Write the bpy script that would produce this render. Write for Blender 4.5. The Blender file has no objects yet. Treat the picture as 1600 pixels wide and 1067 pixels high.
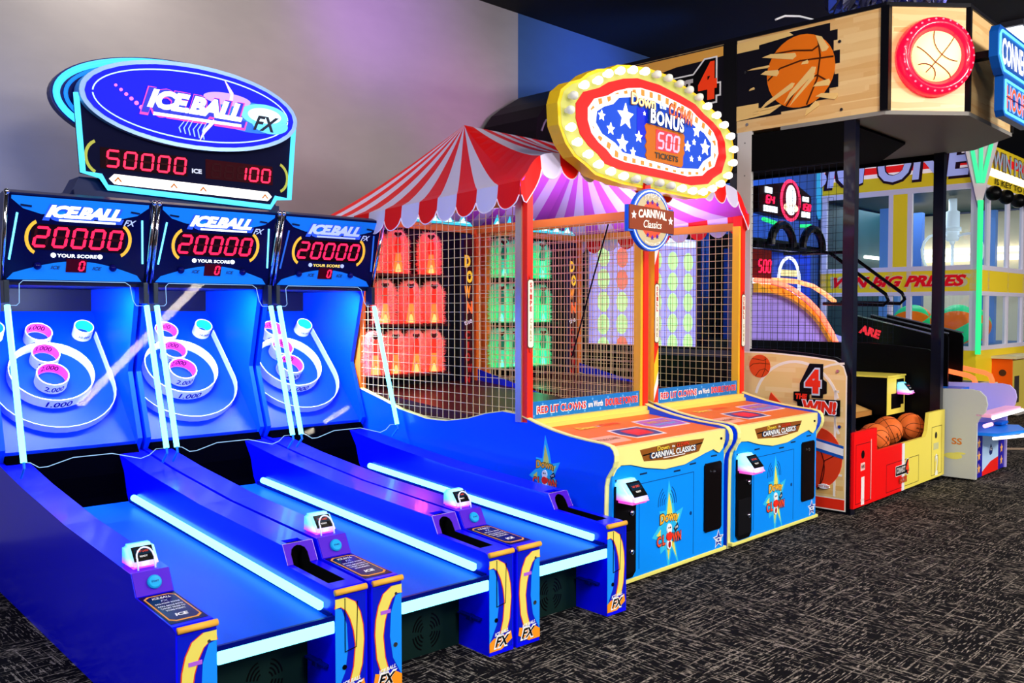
import bpy, bmesh, math, random
from mathutils import Matrix, Vector
random.seed(7)
PI = math.pi
SC = bpy.context.scene
COL = SC.collection

# ------------------------------------------------------------------ camera, world, light, exposure
F_PX = 1390.0
CAM_H = 1.58
cd = bpy.data.cameras.new('camera'); cd.sensor_width = 36.0; cd.lens = 36.0 * F_PX / 1600.0
cd.clip_start = 0.05; cd.clip_end = 80
cam = bpy.data.objects.new('camera', cd); COL.objects.link(cam)
cam.location = (0, 0, CAM_H); cam.rotation_euler = (PI / 2 - math.atan(48.5 / F_PX), 0, 0)
SC.camera = cam
SC.view_settings.view_transform = 'Standard'; SC.view_settings.look = 'None'
SC.view_settings.exposure = 0.25; SC.view_settings.gamma = 1.0
SC.view_settings.use_curve_mapping = False
W = bpy.data.worlds.new('world'); SC.world = W; W.use_nodes = True
W.node_tree.nodes['Background'].inputs[0].default_value = (0.45, 0.5, 0.8, 1)
W.node_tree.nodes['Background'].inputs[1].default_value = 0.1
SC.cycles.max_bounces = 6; SC.cycles.transparent_max_bounces = 24
SC.cycles.use_denoising = True
SC.cycles.sample_clamp_indirect = 4.0

def area_light(name, loc, aim, sx, sy, power, color=(1, 1, 1)):
    l = bpy.data.lights.new(name, 'AREA'); l.shape = 'RECTANGLE'; l.size = sx; l.size_y = sy
    l.energy = power; l.color = color
    o = bpy.data.objects.new(name, l); COL.objects.link(o); o.location = loc
    o.rotation_euler = (Vector(aim) - Vector(loc)).to_track_quat('-Z', 'Y').to_euler()
    return o
def spot_light(name, loc, aim, power, color, ang=1.2, blend=1.0, rad=.1):
    l = bpy.data.lights.new(name, 'SPOT'); l.energy = power; l.color = color
    l.spot_size = ang; l.spot_blend = blend; l.shadow_soft_size = rad
    o = bpy.data.objects.new(name, l); COL.objects.link(o); o.location = loc
    o.rotation_euler = (Vector(aim) - Vector(loc)).to_track_quat('-Z', 'Y').to_euler()
    return o
# added fill lights high over the aisle, unseen and without fixtures
area_light('aisle_fill', (3.0, -.8, 4.5), (.6, 5.0, 0.5), 1.6, 1.6, 300, (1, .96, .92))
area_light('aisle_fill', (7.6, 1.2, 4.5), (2.4, 6.5, 0.8), 1.8, 1.8, 480, (1, .95, .9))
area_light('aisle_fill', (11.0, 6.5, 4.5), (5.5, 10.5, 1.2), 1.8, 1.8, 420, (1, .95, .9))
area_light('aisle_fill', (-2.2, -1.2, 4.4), (-1.5, 4.6, 0.8), 1.4, 1.4, 220, (.85, .88, 1))
# coloured wash on the back wall
def dw(x, y, z):
    c = math.sqrt(.5); return (1.3857 + c * (x - y), 5.7852 + c * (x + y), z)
for x, y, z, ax, az, p, col, ang in (
        (-2.7, 3.25, 4.6, -2.55, 3.7, 90, (1, .95, .82), 2.4), (-1.3, 1.2, 4.4, -1.2, 3.1, 90, (1, .8, .72), 1.6),
        (-.5, 1.9, 4.0, -.1, 4.4, 150, (.40, .06, .9), 1.3), (1.0, 1.9, 3.5, 1.0, 3.5, 60, (.8, .12, .8), 1.1), (-1.5, 1.9, 3.5, -1.0, 3.0, 25, (.8, .2, .8), 1.1),
        (3.1, 2.0, 4.3, 2.9, 4.2, 120, (.0, .16, 1.0), 1.5), (-3.9, 2.2, 2.6, -3.6, 2.4, 60, (.05, .22, 1.0), 1.8), (6.8, 1.2, 4.3, 6.6, 2.8, 600, (.0, .25, 1.0), 1.9)):
    spot_light('wall_wash', dw(x, y, z), dw(ax, 3.62, az), p, col, ang, 1.0, .3)

# ------------------------------------------------------------------ helpers
def lin(h):
    h = h.lstrip('#'); v = [int(h[i:i + 2], 16) / 255 for i in (0, 2, 4)]
    return tuple(c / 12.92 if c <= .04045 else ((c + .055) / 1.055) ** 2.4 for c in v) + (1,)
MC = {}
def mat(col, rough=.45, emit=0, metal=0, coat=0, ecol=None):
    k = (col, rough, emit, metal, coat, ecol)
    if k in MC: return MC[k]
    m = bpy.data.materials.new('paint_' + col.lstrip('#')); m.use_nodes = True
    b = m.node_tree.nodes['Principled BSDF']
    b.inputs['Base Color'].default_value = lin(col); b.inputs['Roughness'].default_value = rough
    b.inputs['Metallic'].default_value = metal; b.inputs['Coat Weight'].default_value = coat; b.inputs['Coat Roughness'].default_value = .06
    b.inputs['Specular IOR Level'].default_value = .12 if not (metal or coat) else .3
    if emit:
        b.inputs['Emission Color'].default_value = lin(ecol or col); b.inputs['Emission Strength'].default_value = emit
    MC[k] = m; return m
def glow(col, s, base='#202020'): return mat(base, .4, s, 0, 0, col)
def clear(name, tint=(1, 1, 1, 1), refl=1.0, ior=1.45):
    if name in MC: return MC[name]
    m = bpy.data.materials.new(name); m.use_nodes = True; nt = m.node_tree; nt.nodes.clear()
    o = nt.nodes.new('ShaderNodeOutputMaterial'); mx = nt.nodes.new('ShaderNodeMixShader')
    t = nt.nodes.new('ShaderNodeBsdfTransparent'); t.inputs[0].default_value = tint
    g = nt.nodes.new('ShaderNodeBsdfGlossy'); g.inputs['Roughness'].default_value = .02
    fr = nt.nodes.new('ShaderNodeFresnel'); fr.inputs[0].default_value = ior
    mu = nt.nodes.new('ShaderNodeMath'); mu.operation = 'MULTIPLY'; mu.inputs[1].default_value = refl
    nt.links.new(fr.outputs[0], mu.inputs[0]); nt.links.new(mu.outputs[0], mx.inputs[0])
    nt.links.new(t.outputs[0], mx.inputs[1]); nt.links.new(g.outputs[0], mx.inputs[2]); nt.links.new(mx.outputs[0], o.inputs[0])
    MC[name] = m; return m

def sprops(o, label=None, cat=None, group=None, kind=None):
    if label: o['label'] = label
    if cat: o['category'] = cat
    if group: o['group'] = group
    if kind: o['kind'] = kind
    return o
class FR:                                    # a floor frame: origin and turn
    def __init__(s, ox, oy, deg):
        s.a = math.radians(deg); s.o = Vector((ox, oy, 0))
    def w(s, x, y, z=0):
        c, n = math.cos(s.a), math.sin(s.a)
        return Vector((s.o.x + c * x - n * y, s.o.y + n * x + c * y, z))
FS = FR(0.6047, 4.6433, 42); FD = FR(1.3857, 5.7852, 45); FK = FR(2.6036, 6.8164, 46.2)
def thing(name, label, cat, loc, rotz=0, group=None):
    o = bpy.data.objects.new(name, None); o.empty_display_size = .1; COL.objects.link(o)
    o.location = loc; o.rotation_euler = (0, 0, rotz)
    return sprops(o, label, cat, group)
def obj(name, bm, m, parent=None, label=None, smooth=False, recalc=True):
    if recalc: bmesh.ops.recalc_face_normals(bm, faces=bm.faces)
    me = bpy.data.meshes.new(name); bm.to_mesh(me); bm.free()
    for q in (m if isinstance(m, (list, tuple)) else [m]): me.materials.append(q)
    if smooth:
        for p in me.polygons: p.use_smooth = True
    o = bpy.data.objects.new(name, me); COL.objects.link(o)
    if parent: o.parent = parent
    if label: o['label'] = label
    return o
def B(): return bmesh.new()
def box(bm, x0, x1, y0, y1, z0, z1, bev=0, M=None, mi=0):
    vs = [bm.verts.new((x, y, z)) for z in (z0, z1) for y in (y0, y1) for x in (x0, x1)]
    fs = [bm.faces.new([vs[i] for i in q]) for q in ((0, 2, 3, 1), (4, 5, 7, 6), (0, 1, 5, 4), (2, 6, 7, 3), (0, 4, 6, 2), (1, 3, 7, 5))]
    for f_ in fs: f_.material_index = mi
    if bev:
        es = list({e for f_ in fs for e in f_.edges})
        r = bmesh.ops.bevel(bm, geom=es, offset=bev, segments=2, affect='EDGES', profile=.6)
        vs = list({v for f_ in r['faces'] for v in f_.verts} | {v for v in vs if v.is_valid})
    if M is not None:
        for v in vs: v.co = M @ v.co
    return bm
def prism(bm, pts, a0, a1, ax='x', mi=0, M=None, tri=True):
    """2D polygon swept along an axis. ax x: pts=(y,z); ax y: pts=(x,z); ax z: pts=(x,y)"""
    f_ = {'x': lambda p, a: (a, p[0], p[1]), 'y': lambda p, a: (p[0], a, p[1]), 'z': lambda p, a: (p[0], p[1], a)}[ax]
    A = [bm.verts.new(f_(p, a0)) for p in pts]; C_ = [bm.verts.new(f_(p, a1)) for p in pts]
    n = len(pts); F = [bm.faces.new(A), bm.faces.new(C_[::-1])]
    for q_ in F: q_.normal_update()
    bmesh.ops.triangulate(bm, faces=F, ngon_method='EAR_CLIP') if (n > 4 and tri) else None
    for i in range(n): bm.faces.new((A[i], A[(i + 1) % n], C_[(i + 1) % n], C_[i]))
    if M is not None:
        for v in A + C_: v.co = M @ v.co
    if mi:
        vs = set(A + C_)
        for fc in bm.faces:
            if all(v in vs for v in fc.verts): fc.material_index = mi
    return bm
def tube(bm, pts, r, n=10, closed=False, mi=0):
    pts = [Vector(p) for p in pts]; N = len(pts); rings = []
    up = None
    for i, p in enumerate(pts):
        if closed: t = (pts[(i + 1) % N] - pts[i - 1]).normalized()
        else: t = (pts[min(i + 1, N - 1)] - pts[max(i - 1, 0)]).normalized()
        if up is None:
            up = Vector((0, 0, 1)) if abs(t.z) < .9 else Vector((1, 0, 0))
        a = t.cross(up).normalized(); b = a.cross(t).normalized(); up = b
        rings.append([bm.verts.new(p + (a * math.cos(2 * PI * k / n) + b * math.sin(2 * PI * k / n)) * r) for k in range(n)])
    for i in range(N if closed else N - 1):
        A, C_ = rings[i], rings[(i + 1) % N]
        for k in range(n):
            f_ = bm.faces.new((A[k], A[(k + 1) % n], C_[(k + 1) % n], C_[k])); f_.material_index = mi
    if not closed:
        bm.faces.new(rings[0][::-1]).material_index = mi; bm.faces.new(rings[-1]).material_index = mi
    return bm
def lathe(bm, prof, n=24, M=None, mi=0):
    """prof (r,z) list, axis z"""
    rings = []
    for r, z in prof:
        rings.append([bm.verts.new((r * math.cos(2 * PI * k / n), r * math.sin(2 * PI * k / n), z)) for k in range(n)] if r > 1e-5 else [bm.verts.new((0, 0, z))])
    for A, C_ in zip(rings, rings[1:]):
        for k in range(n):
            q = [A[k % len(A)], A[(k + 1) % len(A)], C_[(k + 1) % len(C_)], C_[k % len(C_)]]
            q = list(dict.fromkeys(q))
            if len(q) > 2: bm.faces.new(q).material_index = mi
    if M is not None:
        for R in rings:
            for v in R: v.co = M @ v.co
    return bm
def frame(o, r, u):
    o, r, u = Vector(o), Vector(r).normalized(), Vector(u).normalized(); n = r.cross(u)
    return Matrix(((r.x, u.x, n.x, o.x), (r.y, u.y, n.y, o.y), (r.z, u.z, n.z, o.z), (0, 0, 0, 1)))
FRONT = lambda o: frame(o, (1, 0, 0), (0, 0, 1))          # faces -y
LEFT = lambda o: frame(o, (0, -1, 0), (0, 0, 1))          # faces -x
TOP = lambda o: frame(o, (1, 0, 0), (0, 1, 0))            # faces +z
TC = {}
def text_geo(s, bold=0, shear=0, sp=1.0):
    k = (s, bold, shear, sp)
    if k not in TC:
        c = bpy.data.curves.new('t', 'FONT'); c.body = s; c.size = 1; c.offset = bold; c.shear = shear; c.space_character = sp
        c.resolution_u = 3; c.align_x = 'CENTER'; c.align_y = 'CENTER'
        o = bpy.data.objects.new('t', c); COL.objects.link(o)
        me = bpy.data.meshes.new_from_object(o)
        vs = [v.co.xy.copy() for v in me.vertices]; fs = [tuple(p.vertices) for p in me.polygons]
        bpy.data.objects.remove(o); bpy.data.curves.remove(c); bpy.data.meshes.remove(me)
        xs = [v.x for v in vs] or [0]; ys = [v.y for v in vs] or [0]
        TC[k] = (vs, fs, (min(xs), max(xs), min(ys), max(ys)))
    return TC[k]
SEG = {'0': 'abcdef', '1': 'bc', '2': 'abged', '3': 'abgcd', '4': 'fgbc', '5': 'afgcd', '6': 'afgedc', '7': 'abc', '8': 'abcdefg', '9': 'abcdfg'}
def seg_polys(ch, x, y, w, h, t, sl=.12):
    g = t * .12; out = []
    def hs(yy): return [(g, yy), (t * .5, yy + t * .5), (w - t * .5, yy + t * .5), (w - g, yy), (w - t * .5, yy - t * .5), (t * .5, yy - t * .5)]
    def vsg(xx, a, b): return [(xx, a + g), (xx - t * .5, a + t * .5), (xx - t * .5, b - t * .5), (xx, b - g), (xx + t * .5, b - t * .5), (xx + t * .5, a + t * .5)]
    D = {'a': hs(h), 'g': hs(h / 2), 'd': hs(0), 'f': vsg(0, h / 2, h), 'e': vsg(0, 0, h / 2), 'b': vsg(w, h / 2, h), 'c': vsg(w, 0, h / 2)}
    for s in SEG[ch]: out.append([(x + p[0] + sl * p[1], y + p[1]) for p in D[s]])
    return out
def art(name, parent, F, items, label=None, th=.0012, wrap=None):
    """flat graphics in one mesh; F maps (x,y,h). item: ('p',pts,mat) ('t',s,x,y,size|(w,h),mat[,opts]) ('d',s,x,y,w,h,t,mat) ('c',x,y,r,mat) ('l',pts,width,mat)"""
    bm = B(); ms = []; lay = 0
    put = wrap or (lambda x, y, h: F @ Vector((x, y, h)))
    def mi(m):
        if m not in ms: ms.append(m)
        return ms.index(m)
    def poly(pts, m, h):
        vs = [bm.verts.new(put(p[0], p[1], h)) for p in pts]
        f_ = bm.faces.new(vs); f_.material_index = mi(m)
        lo = [bm.verts.new(put(p[0], p[1], 0)) for p in pts]
        n = len(pts)
        for i in range(n):
            q = bm.faces.new((vs[i], vs[(i + 1) % n], lo[(i + 1) % n], lo[i])); q.material_index = mi(m)
        if n > 4: f_.normal_update(); bmesh.ops.triangulate(bm, faces=[f_], ngon_method='EAR_CLIP')
    for it in items:
        k = it[0]
        if k == '+': lay += 1; continue
        h = th * (lay + 1)
        if k == 'p': poly(it[1], it[2], h)
        elif k == 'r': x0, x1, y0, y1 = it[1:5]; poly([(x0, y0), (x1, y0), (x1, y1), (x0, y1)], it[5], h)
        elif k == 'c':
            rx, ry = it[3] if isinstance(it[3], tuple) else (it[3], it[3])
            poly([(it[1] + rx * math.cos(a * PI / 16), it[2] + ry * math.sin(a * PI / 16)) for a in range(32)], it[4], h)
        elif k == 's':
            x, y, r, m = it[1:5]; a0 = it[5] if len(it) > 5 else PI / 2
            poly([(x + (r if i % 2 == 0 else r * .45) * math.cos(a0 + i * PI / 5), y + (r if i % 2 == 0 else r * .45) * math.sin(a0 + i * PI / 5)) for i in range(10)], m, h)
        elif k == 'l':
            pts, w, m = it[1:4]
            P_ = [Vector(p) for p in pts]; N_ = len(P_)
            if N_ < 2: continue
            Lp, Rp = [], []
            for i in range(N_):
                d0 = (P_[i] - P_[i - 1]).normalized() if i > 0 else None; d1 = (P_[i + 1] - P_[i]).normalized() if i < N_ - 1 else None
                if d0 is None: d0 = d1
                if d1 is None: d1 = d0
                n0, n1 = Vector((-d0.y, d0.x)), Vector((-d1.y, d1.x)); m0 = (n0 + n1)
                m0 = m0.normalized() if m0.length > 1e-4 else n0
                sc_ = w / 2 / max(.5, m0.dot(n0)); Lp.append(P_[i] + m0 * sc_); Rp.append(P_[i] - m0 * sc_)
            A_ = [(bm.verts.new(put(a_.x, a_.y, h)), bm.verts.new(put(c_.x, c_.y, h))) for a_, c_ in zip(Lp, Rp)]
            Z_ = [(bm.verts.new(put(a_.x, a_.y, 0)), bm.verts.new(put(c_.x, c_.y, 0))) for a_, c_ in zip(Lp, Rp)]
            for i in range(N_ - 1):
                for q in ((A_[i][0], A_[i][1], A_[i + 1][1], A_[i + 1][0]), (A_[i][0], A_[i + 1][0], Z_[i + 1][0], Z_[i][0]), (A_[i][1], Z_[i][1], Z_[i + 1][1], A_[i + 1][1])):
                    try: bm.faces.new(q).material_index = mi(m)
                    except ValueError: pass
        elif k == 'd':
            s, x, y, w, hh, t, m = it[1:8]; off = it[8] if len(it) > 8 else None
            for i, ch in enumerate(s):
                xx = x + i * w * 1.55
                if off:
                    for pg in seg_polys('8', xx, y, w, hh, t): poly(pg, off, h)
                if ch != ' ':
                    for pg in seg_polys(ch, xx, y, w, hh, t): poly(pg, m, h + th)
        elif k == 't':
            s, x, y, size, m = it[1:6]; o = it[6] if len(it) > 6 else {}
            vs, fs, bb = text_geo(s, o.get('b', .02), o.get('sh', 0), o.get('sp', 1.0))
            if isinstance(size, tuple):
                sx = size[0] / max(bb[1] - bb[0], 1e-6); sy = size[1] / max(bb[3] - bb[2], 1e-6)
            else: sx = sy = size
            cx, cy = (bb[0] + bb[1]) / 2, (bb[2] + bb[3]) / 2; a = o.get('rot', 0); ca, sa = math.cos(a), math.sin(a)
            def tr(v):
                X = (v.x - cx) * sx; Y = (v.y - cy) * sy
                if 'arc' in o: Y += o['arc'] * (1 - (2 * X / size[0]) ** 2) if isinstance(size, tuple) else 0
                return (x + X * ca - Y * sa, y + X * sa + Y * ca)
            V2 = [bm.verts.new(put(*tr(v), h)) for v in vs]
            for q in fs:
                try: bm.faces.new([V2[i] for i in q]).material_index = mi(m)
                except ValueError: pass
    return obj(name, bm, ms, parent, label, recalc=False)
def outline_text(s, x, y, size, fill, edge, b=.02, eb=.07, **o):
    if isinstance(size, tuple): es = (size[0] * 1.06, size[1] * 1.16)
    else: es = size
    return [('t', s, x, y, es, edge, dict(o, b=eb)), ('+',), ('t', s, x, y, size, fill, dict(o, b=b)), ('+',)]
def arcpts(cx, cy, rx, ry, a0, a1, n=14):
    return [(cx + rx * math.cos(math.radians(a0 + (a1 - a0) * i / n)), cy + ry * math.sin(math.radians(a0 + (a1 - a0) * i / n))) for i in range(n + 1)]
def band(cx, cy, rx, ry, w, a0, a1, n=14): return arcpts(cx, cy, rx, ry, a0, a1, n) + arcpts(cx, cy, rx - w, ry - w, a1, a0, n)
def ball_mesh(bm, c, r, n=24):
    lathe(bm, [(r * math.sin(PI * i / 14) if 0 < i < 14 else 0, -r * math.cos(PI * i / 14)) for i in range(15)], n, Matrix.Translation(c))

# palette
BLUE = mat('#0206ff', .28, coat=.2); BLUE2 = mat('#0040ff', .35); LANE = mat('#0050e0', .4); NAVY = mat('#000a70', .3)
AZ = mat('#0a84ff', .35); BLK = mat('#050507', .35); BLKM = mat('#0a0a0c', .7); WHT = mat('#f4f4f4', .4); YEL = mat('#f2d24a', .4)
ORG = mat('#f28a1e', .4); RED = mat('#f21a12', .35); CHR = mat('#c8c8d0', .12, metal=1); PUR = mat('#4a10c0', .4)
TUBE = glow('#70e6ff', 3.4, '#203040'); TUBE2 = glow('#60d8ff', 2.6, '#203040'); CYAN = glow('#38b4ff', 2.2)
LED = glow('#ff1440', 2.6); LEDOFF = mat('#30000c', .7); WGLOW = glow('#e8f4ff', 2.2); DKRED = mat('#2a0008', .3)
PALEY = mat('#f7e888', .4); SKY = mat('#1288f0', .35); SKYD = mat('#0868d8', .35); BRN = mat('#8a4a1e', .5); DGRN = mat('#0c2420', .55)
PINKG = glow('#ff4fb0', 1.3, '#ff80c0')

# ------------------------------------------------------------------ room
def carpet():
    m = bpy.data.materials.new('carpet'); m.use_nodes = True; nt = m.node_tree; b = nt.nodes['Principled BSDF']
    b.inputs['Roughness'].default_value = .95; b.inputs['Specular IOR Level'].default_value = .1
    tc = nt.nodes.new('ShaderNodeTexCoord')
    def N(t, **k):
        n = nt.nodes.new(t)
        for a, v in k.items(): setattr(n, a, v)
        return n
    rot = N('ShaderNodeMapping'); rot.inputs['Rotation'].default_value = (0, 0, math.radians(-45)); nt.links.new(tc.outputs['Object'], rot.inputs[0])
    def streak(sx, sy, thr, seed, soft=.03):
        mp = N('ShaderNodeMapping'); mp.inputs['Scale'].default_value = (sx, sy, 1); mp.inputs['Location'].default_value = (seed, seed * 2, 0)
        nt.links.new(rot.outputs[0], mp.inputs[0])
        no = N('ShaderNodeTexNoise'); no.inputs['Scale'].default_value = 1; no.inputs['Detail'].default_value = 1.5; no.inputs['Roughness'].default_value = .6
        nt.links.new(mp.outputs[0], no.inputs['Vector'])
        r = N('ShaderNodeMapRange'); r.inputs[1].default_value = thr; r.inputs[2].default_value = thr + soft
        nt.links.new(no.outputs[0], r.inputs[0]); return r.outputs[0]
    a = streak(14, 105, .58, 0, .02); c = streak(105, 14, .58, 5, .02)
    sel = streak(3.2, 3.2, .49, 9)
    mx = N('ShaderNodeMix'); nt.links.new(sel, mx.inputs[0]); nt.links.new(a, mx.inputs[2]); nt.links.new(c, mx.inputs[3])
    a2 = streak(2.2, 70, .63, 20); c2 = streak(70, 2.2, .63, 25)
    m1 = N('ShaderNodeMath', operation='MAXIMUM'); nt.links.new(a2, m1.inputs[0]); nt.links.new(c2, m1.inputs[1])
    m2 = N('ShaderNodeMath', operation='MAXIMUM'); nt.links.new(mx.outputs[0], m2.inputs[0]); nt.links.new(m1.outputs[0], m2.inputs[1])
    big = streak(1.3, 1.3, .3, 40)
    no = N('ShaderNodeTexNoise'); no.inputs['Scale'].default_value = 60
    nt.links.new(tc.outputs['Object'], no.inputs['Vector'])
    br = N('ShaderNodeMapRange'); br.inputs[1].default_value = .35; br.inputs[2].default_value = .65; br.inputs[3].default_value = .12
    nt.links.new(no.outputs[0], br.inputs[0])
    m3 = N('ShaderNodeMath', operation='MULTIPLY'); nt.links.new(m2.outputs[0], m3.inputs[0]); nt.links.new(br.outputs[0], m3.inputs[1])
    cm = N('ShaderNodeMix', data_type='RGBA'); nt.links.new(m3.outputs[0], cm.inputs[0])
    cm.inputs[6].default_value = lin('#060508'); cm.inputs[7].default_value = lin('#9c9286')
    nt.links.new(cm.outputs[2], b.inputs['Base Color'])
    return m
def wallpaint(name, c1, c2):
    m = bpy.data.materials.new(name); m.use_nodes = True; nt = m.node_tree; b = nt.nodes['Principled BSDF']
    b.inputs['Roughness'].default_value = .8
    n = nt.nodes.new('ShaderNodeTexNoise'); n.inputs['Scale'].default_value = 40
    r = nt.nodes.new('ShaderNodeMix'); r.data_type = 'RGBA'; r.inputs[6].default_value = lin(c1); r.inputs[7].default_value = lin(c2)
    nt.links.new(n.outputs[0], r.inputs[0]); nt.links.new(r.outputs[2], b.inputs['Base Color']); return m
bm = B(); box(bm, -12, 24, -6, 26, -.1, 0); sprops(obj('floor', bm, carpet()), kind='structure')
wb = B(); box(wb, -9, 1.75, 3.62, 3.8, 0, 4.74)
o = obj('wall_back', wb, wallpaint('wall_paint', '#968f90', '#8a8486')); o.location = FD.o; o.rotation_euler = (0, 0, FD.a); sprops(o, kind='structure')
wb = B(); box(wb, 1.75, 14, 3.62, 3.8, 0, 4.74); o = obj('wall_back_right', wb, wallpaint('wall_blue', '#2c5080', '#28487a')); o.location = FD.o; o.rotation_euler = (0, 0, FD.a); sprops(o, kind='structure')  # right stretch of the back wall, bluer base colour
cb = B(); box(cb, -12, 24, -6, 26, 4.74, 4.9); sprops(obj('ceiling', cb, wallpaint('ceiling_paint', '#07070b', '#0b0b10')), kind='structure')

# ------------------------------------------------------------------ shared small pieces
def card_reader(parent, x, y, z, tilt=.5, s=1.0, guard=True):
    """tap-card reader: lit shell, dark screen, wire guard"""
    M = Matrix.Translation((x, y, z)) @ Matrix.Rotation(0, 4, 'X') @ Matrix.Scale(s, 4)
    bm = B()
    prism(bm, [(-.055, 0), (-.055, .02), (.0, .085), (.055, .085), (.06, 0)], -.055, .055, 'x', M=M, tri=False)
    bmesh.ops.recalc_face_normals(bm, faces=bm.faces)
    bmesh.ops.bevel(bm, geom=list(bm.edges), offset=.012 * s, segments=3, affect='EDGES')
    sh = bpy.data.materials.get('reader_shell')
    if not sh:
        sh = bpy.data.materials.new('reader_shell'); sh.use_nodes = True; nt = sh.node_tree; b = nt.nodes['Principled BSDF']
        g = nt.nodes.new('ShaderNodeTexCoord'); sx = nt.nodes.new('ShaderNodeSeparateXYZ'); cr = nt.nodes.new('ShaderNodeValToRGB')
        nt.links.new(g.outputs['Generated'], sx.inputs[0]); nt.links.new(sx.outputs[2], cr.inputs[0])
        cr.color_ramp.elements[0].color = lin('#ff30d0'); cr.color_ramp.elements[1].color = lin('#30d8ff')
        cr.color_ramp.elements[0].position = .15; cr.color_ramp.elements[1].position = .5
        nt.links.new(cr.outputs[0], b.inputs['Emission Color']); b.inputs['Emission Strength'].default_value = .75
        b.inputs['Base Color'].default_value = lin('#c0d8e8'); b.inputs['Roughness'].default_value = .2
    rd = obj('card_reader', bm, sh, parent, 'glowing cyan and pink card reader', smooth=True)
    Fs = M @ frame((0, -.0285, .0535), (1, 0, 0), (0, .055, .065))
    art('screen', rd, Fs, [('r', -.04, .04, -.032, .032, BLK), ('+',), ('r', -.032, .032, -.004, .024, mat('#10283c', .2)), ('t', 'TAP CARD', 0, .01, (.045, .009), glow('#ff5030', 1.2)), ('t', 'READY', 0, -.012, (.03, .007), WHT)], th=.0012)
    if guard:
        g = B(); pts = [M @ Vector((-.033, -.07, -.0)), M @ Vector((-.033, -.06, .045))]
        pts += [M @ Vector((.033 * math.cos(a), -.055 + .02 * math.sin(a), .045 + .035 * math.sin(a))) for a in [PI - i * PI / 8 for i in range(9)]]
        pts += [M @ Vector((.033, -.06, .045)), M @ Vector((.033, -.07, 0))]
        tube(g, pts, .0035 * s, 6); obj('wire_guard', g, mat('#d8dcf0', .15, .3), rd, smooth=True)
    return rd

# ------------------------------------------------------------------ the three alley rollers
SW = .78
def pillar_art(parent, x0, mirror):
    w = .145
    def X(u): return x0 + (u if not mirror else (1 - u)) * w
    def P(l): return [(X(a), b * .46) for a, b in l]
    outer = [(0, .955), (.33, .955), (.62, .9), (.78, .8), (.87, .68), (.9, .55), (.84, .33), (.7, .2)]
    inner = [(0, .875), (.18, .88), (.34, .84), (.47, .76), (.58, .65), (.64, .52), (.58, .33), (.46, .2)]
    qd = [(outer[i], outer[i + 1], inner[i], inner[i + 1]) for i in range(7)]
    it = [('r', min(X(0), X(.97)), max(X(0), X(.97)), .02, .445, mat('#0a1cc8', .3)), ('+',),
          ('p', P([(0, .875), (.2, .86), (.36, .72), (.4, .5), (.3, .3), (0, .12)]), mat('#1a90ff', .35)), ('+',),
          ] + [('p', P([(o1[0] + .03, o1[1]), (o2[0] + .03, o2[1]), (i2[0] - .03, i2[1]), (i1[0] - .03, i1[1])]), mat('#e0401c', .4)) for o1, o2, i1, i2 in qd] + [('+',)] + [('p', P([o1, o2, i2, i1]), mat('#ecdc64', .4)) for o1, o2, i1, i2 in qd] + [('+',),
          ('p', P([(0, .04), (.5, .04), (.95, .12), (.9, .2), (.5, .16), (.2, .17), (0, .13)]), mat('#ff9a20', .4)), ('+',)]
    if mirror:
        it += [('r', X(.72), X(.38), .33, .345, mat('#b060e0', .3)), ('c', X(.2), .405, .006, CHR), ('c', X(.22), .19, .010, CHR)]
    else:
        it += [('l', P([(.3, .95), (.3, .48), (.66, .5), (.7, .9)]), .003, BLK), ('c', X(.28), .16, .010, BLK)]
    it += [('t', 'ICE.BALL', X(.5), .098, (.085, .016), WHT, dict(b=.03, sh=.3, rot=.12)), ('+',),
           ('t', 'FX', X(.52), .058, (.105, .062), WHT, dict(b=.08, sh=.35)), ('+',), ('t', 'FX', X(.52), .058, (.088, .046), BLK, dict(b=.03, sh=.35))]
    art('front_artwork', parent, FRONT((0, 0, 0)), it, th=.0006)
RAIL = [(0, 0), (0, .462), (.03, .474), (.39, .49), (.437, .57), (1.3, .607), (2.03, .667), (2.5, .72), (3.4, .8), (3.4, 0)]
BO = Vector((0, 2.55, .78)); BU = Vector((0, 1, 1)).normalized(); BN = Vector((0, -1, 1)).normalized()
BF = frame(BO, (1, 0, 0), BU)                       # playfield board frame, normal = up and forward
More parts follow.
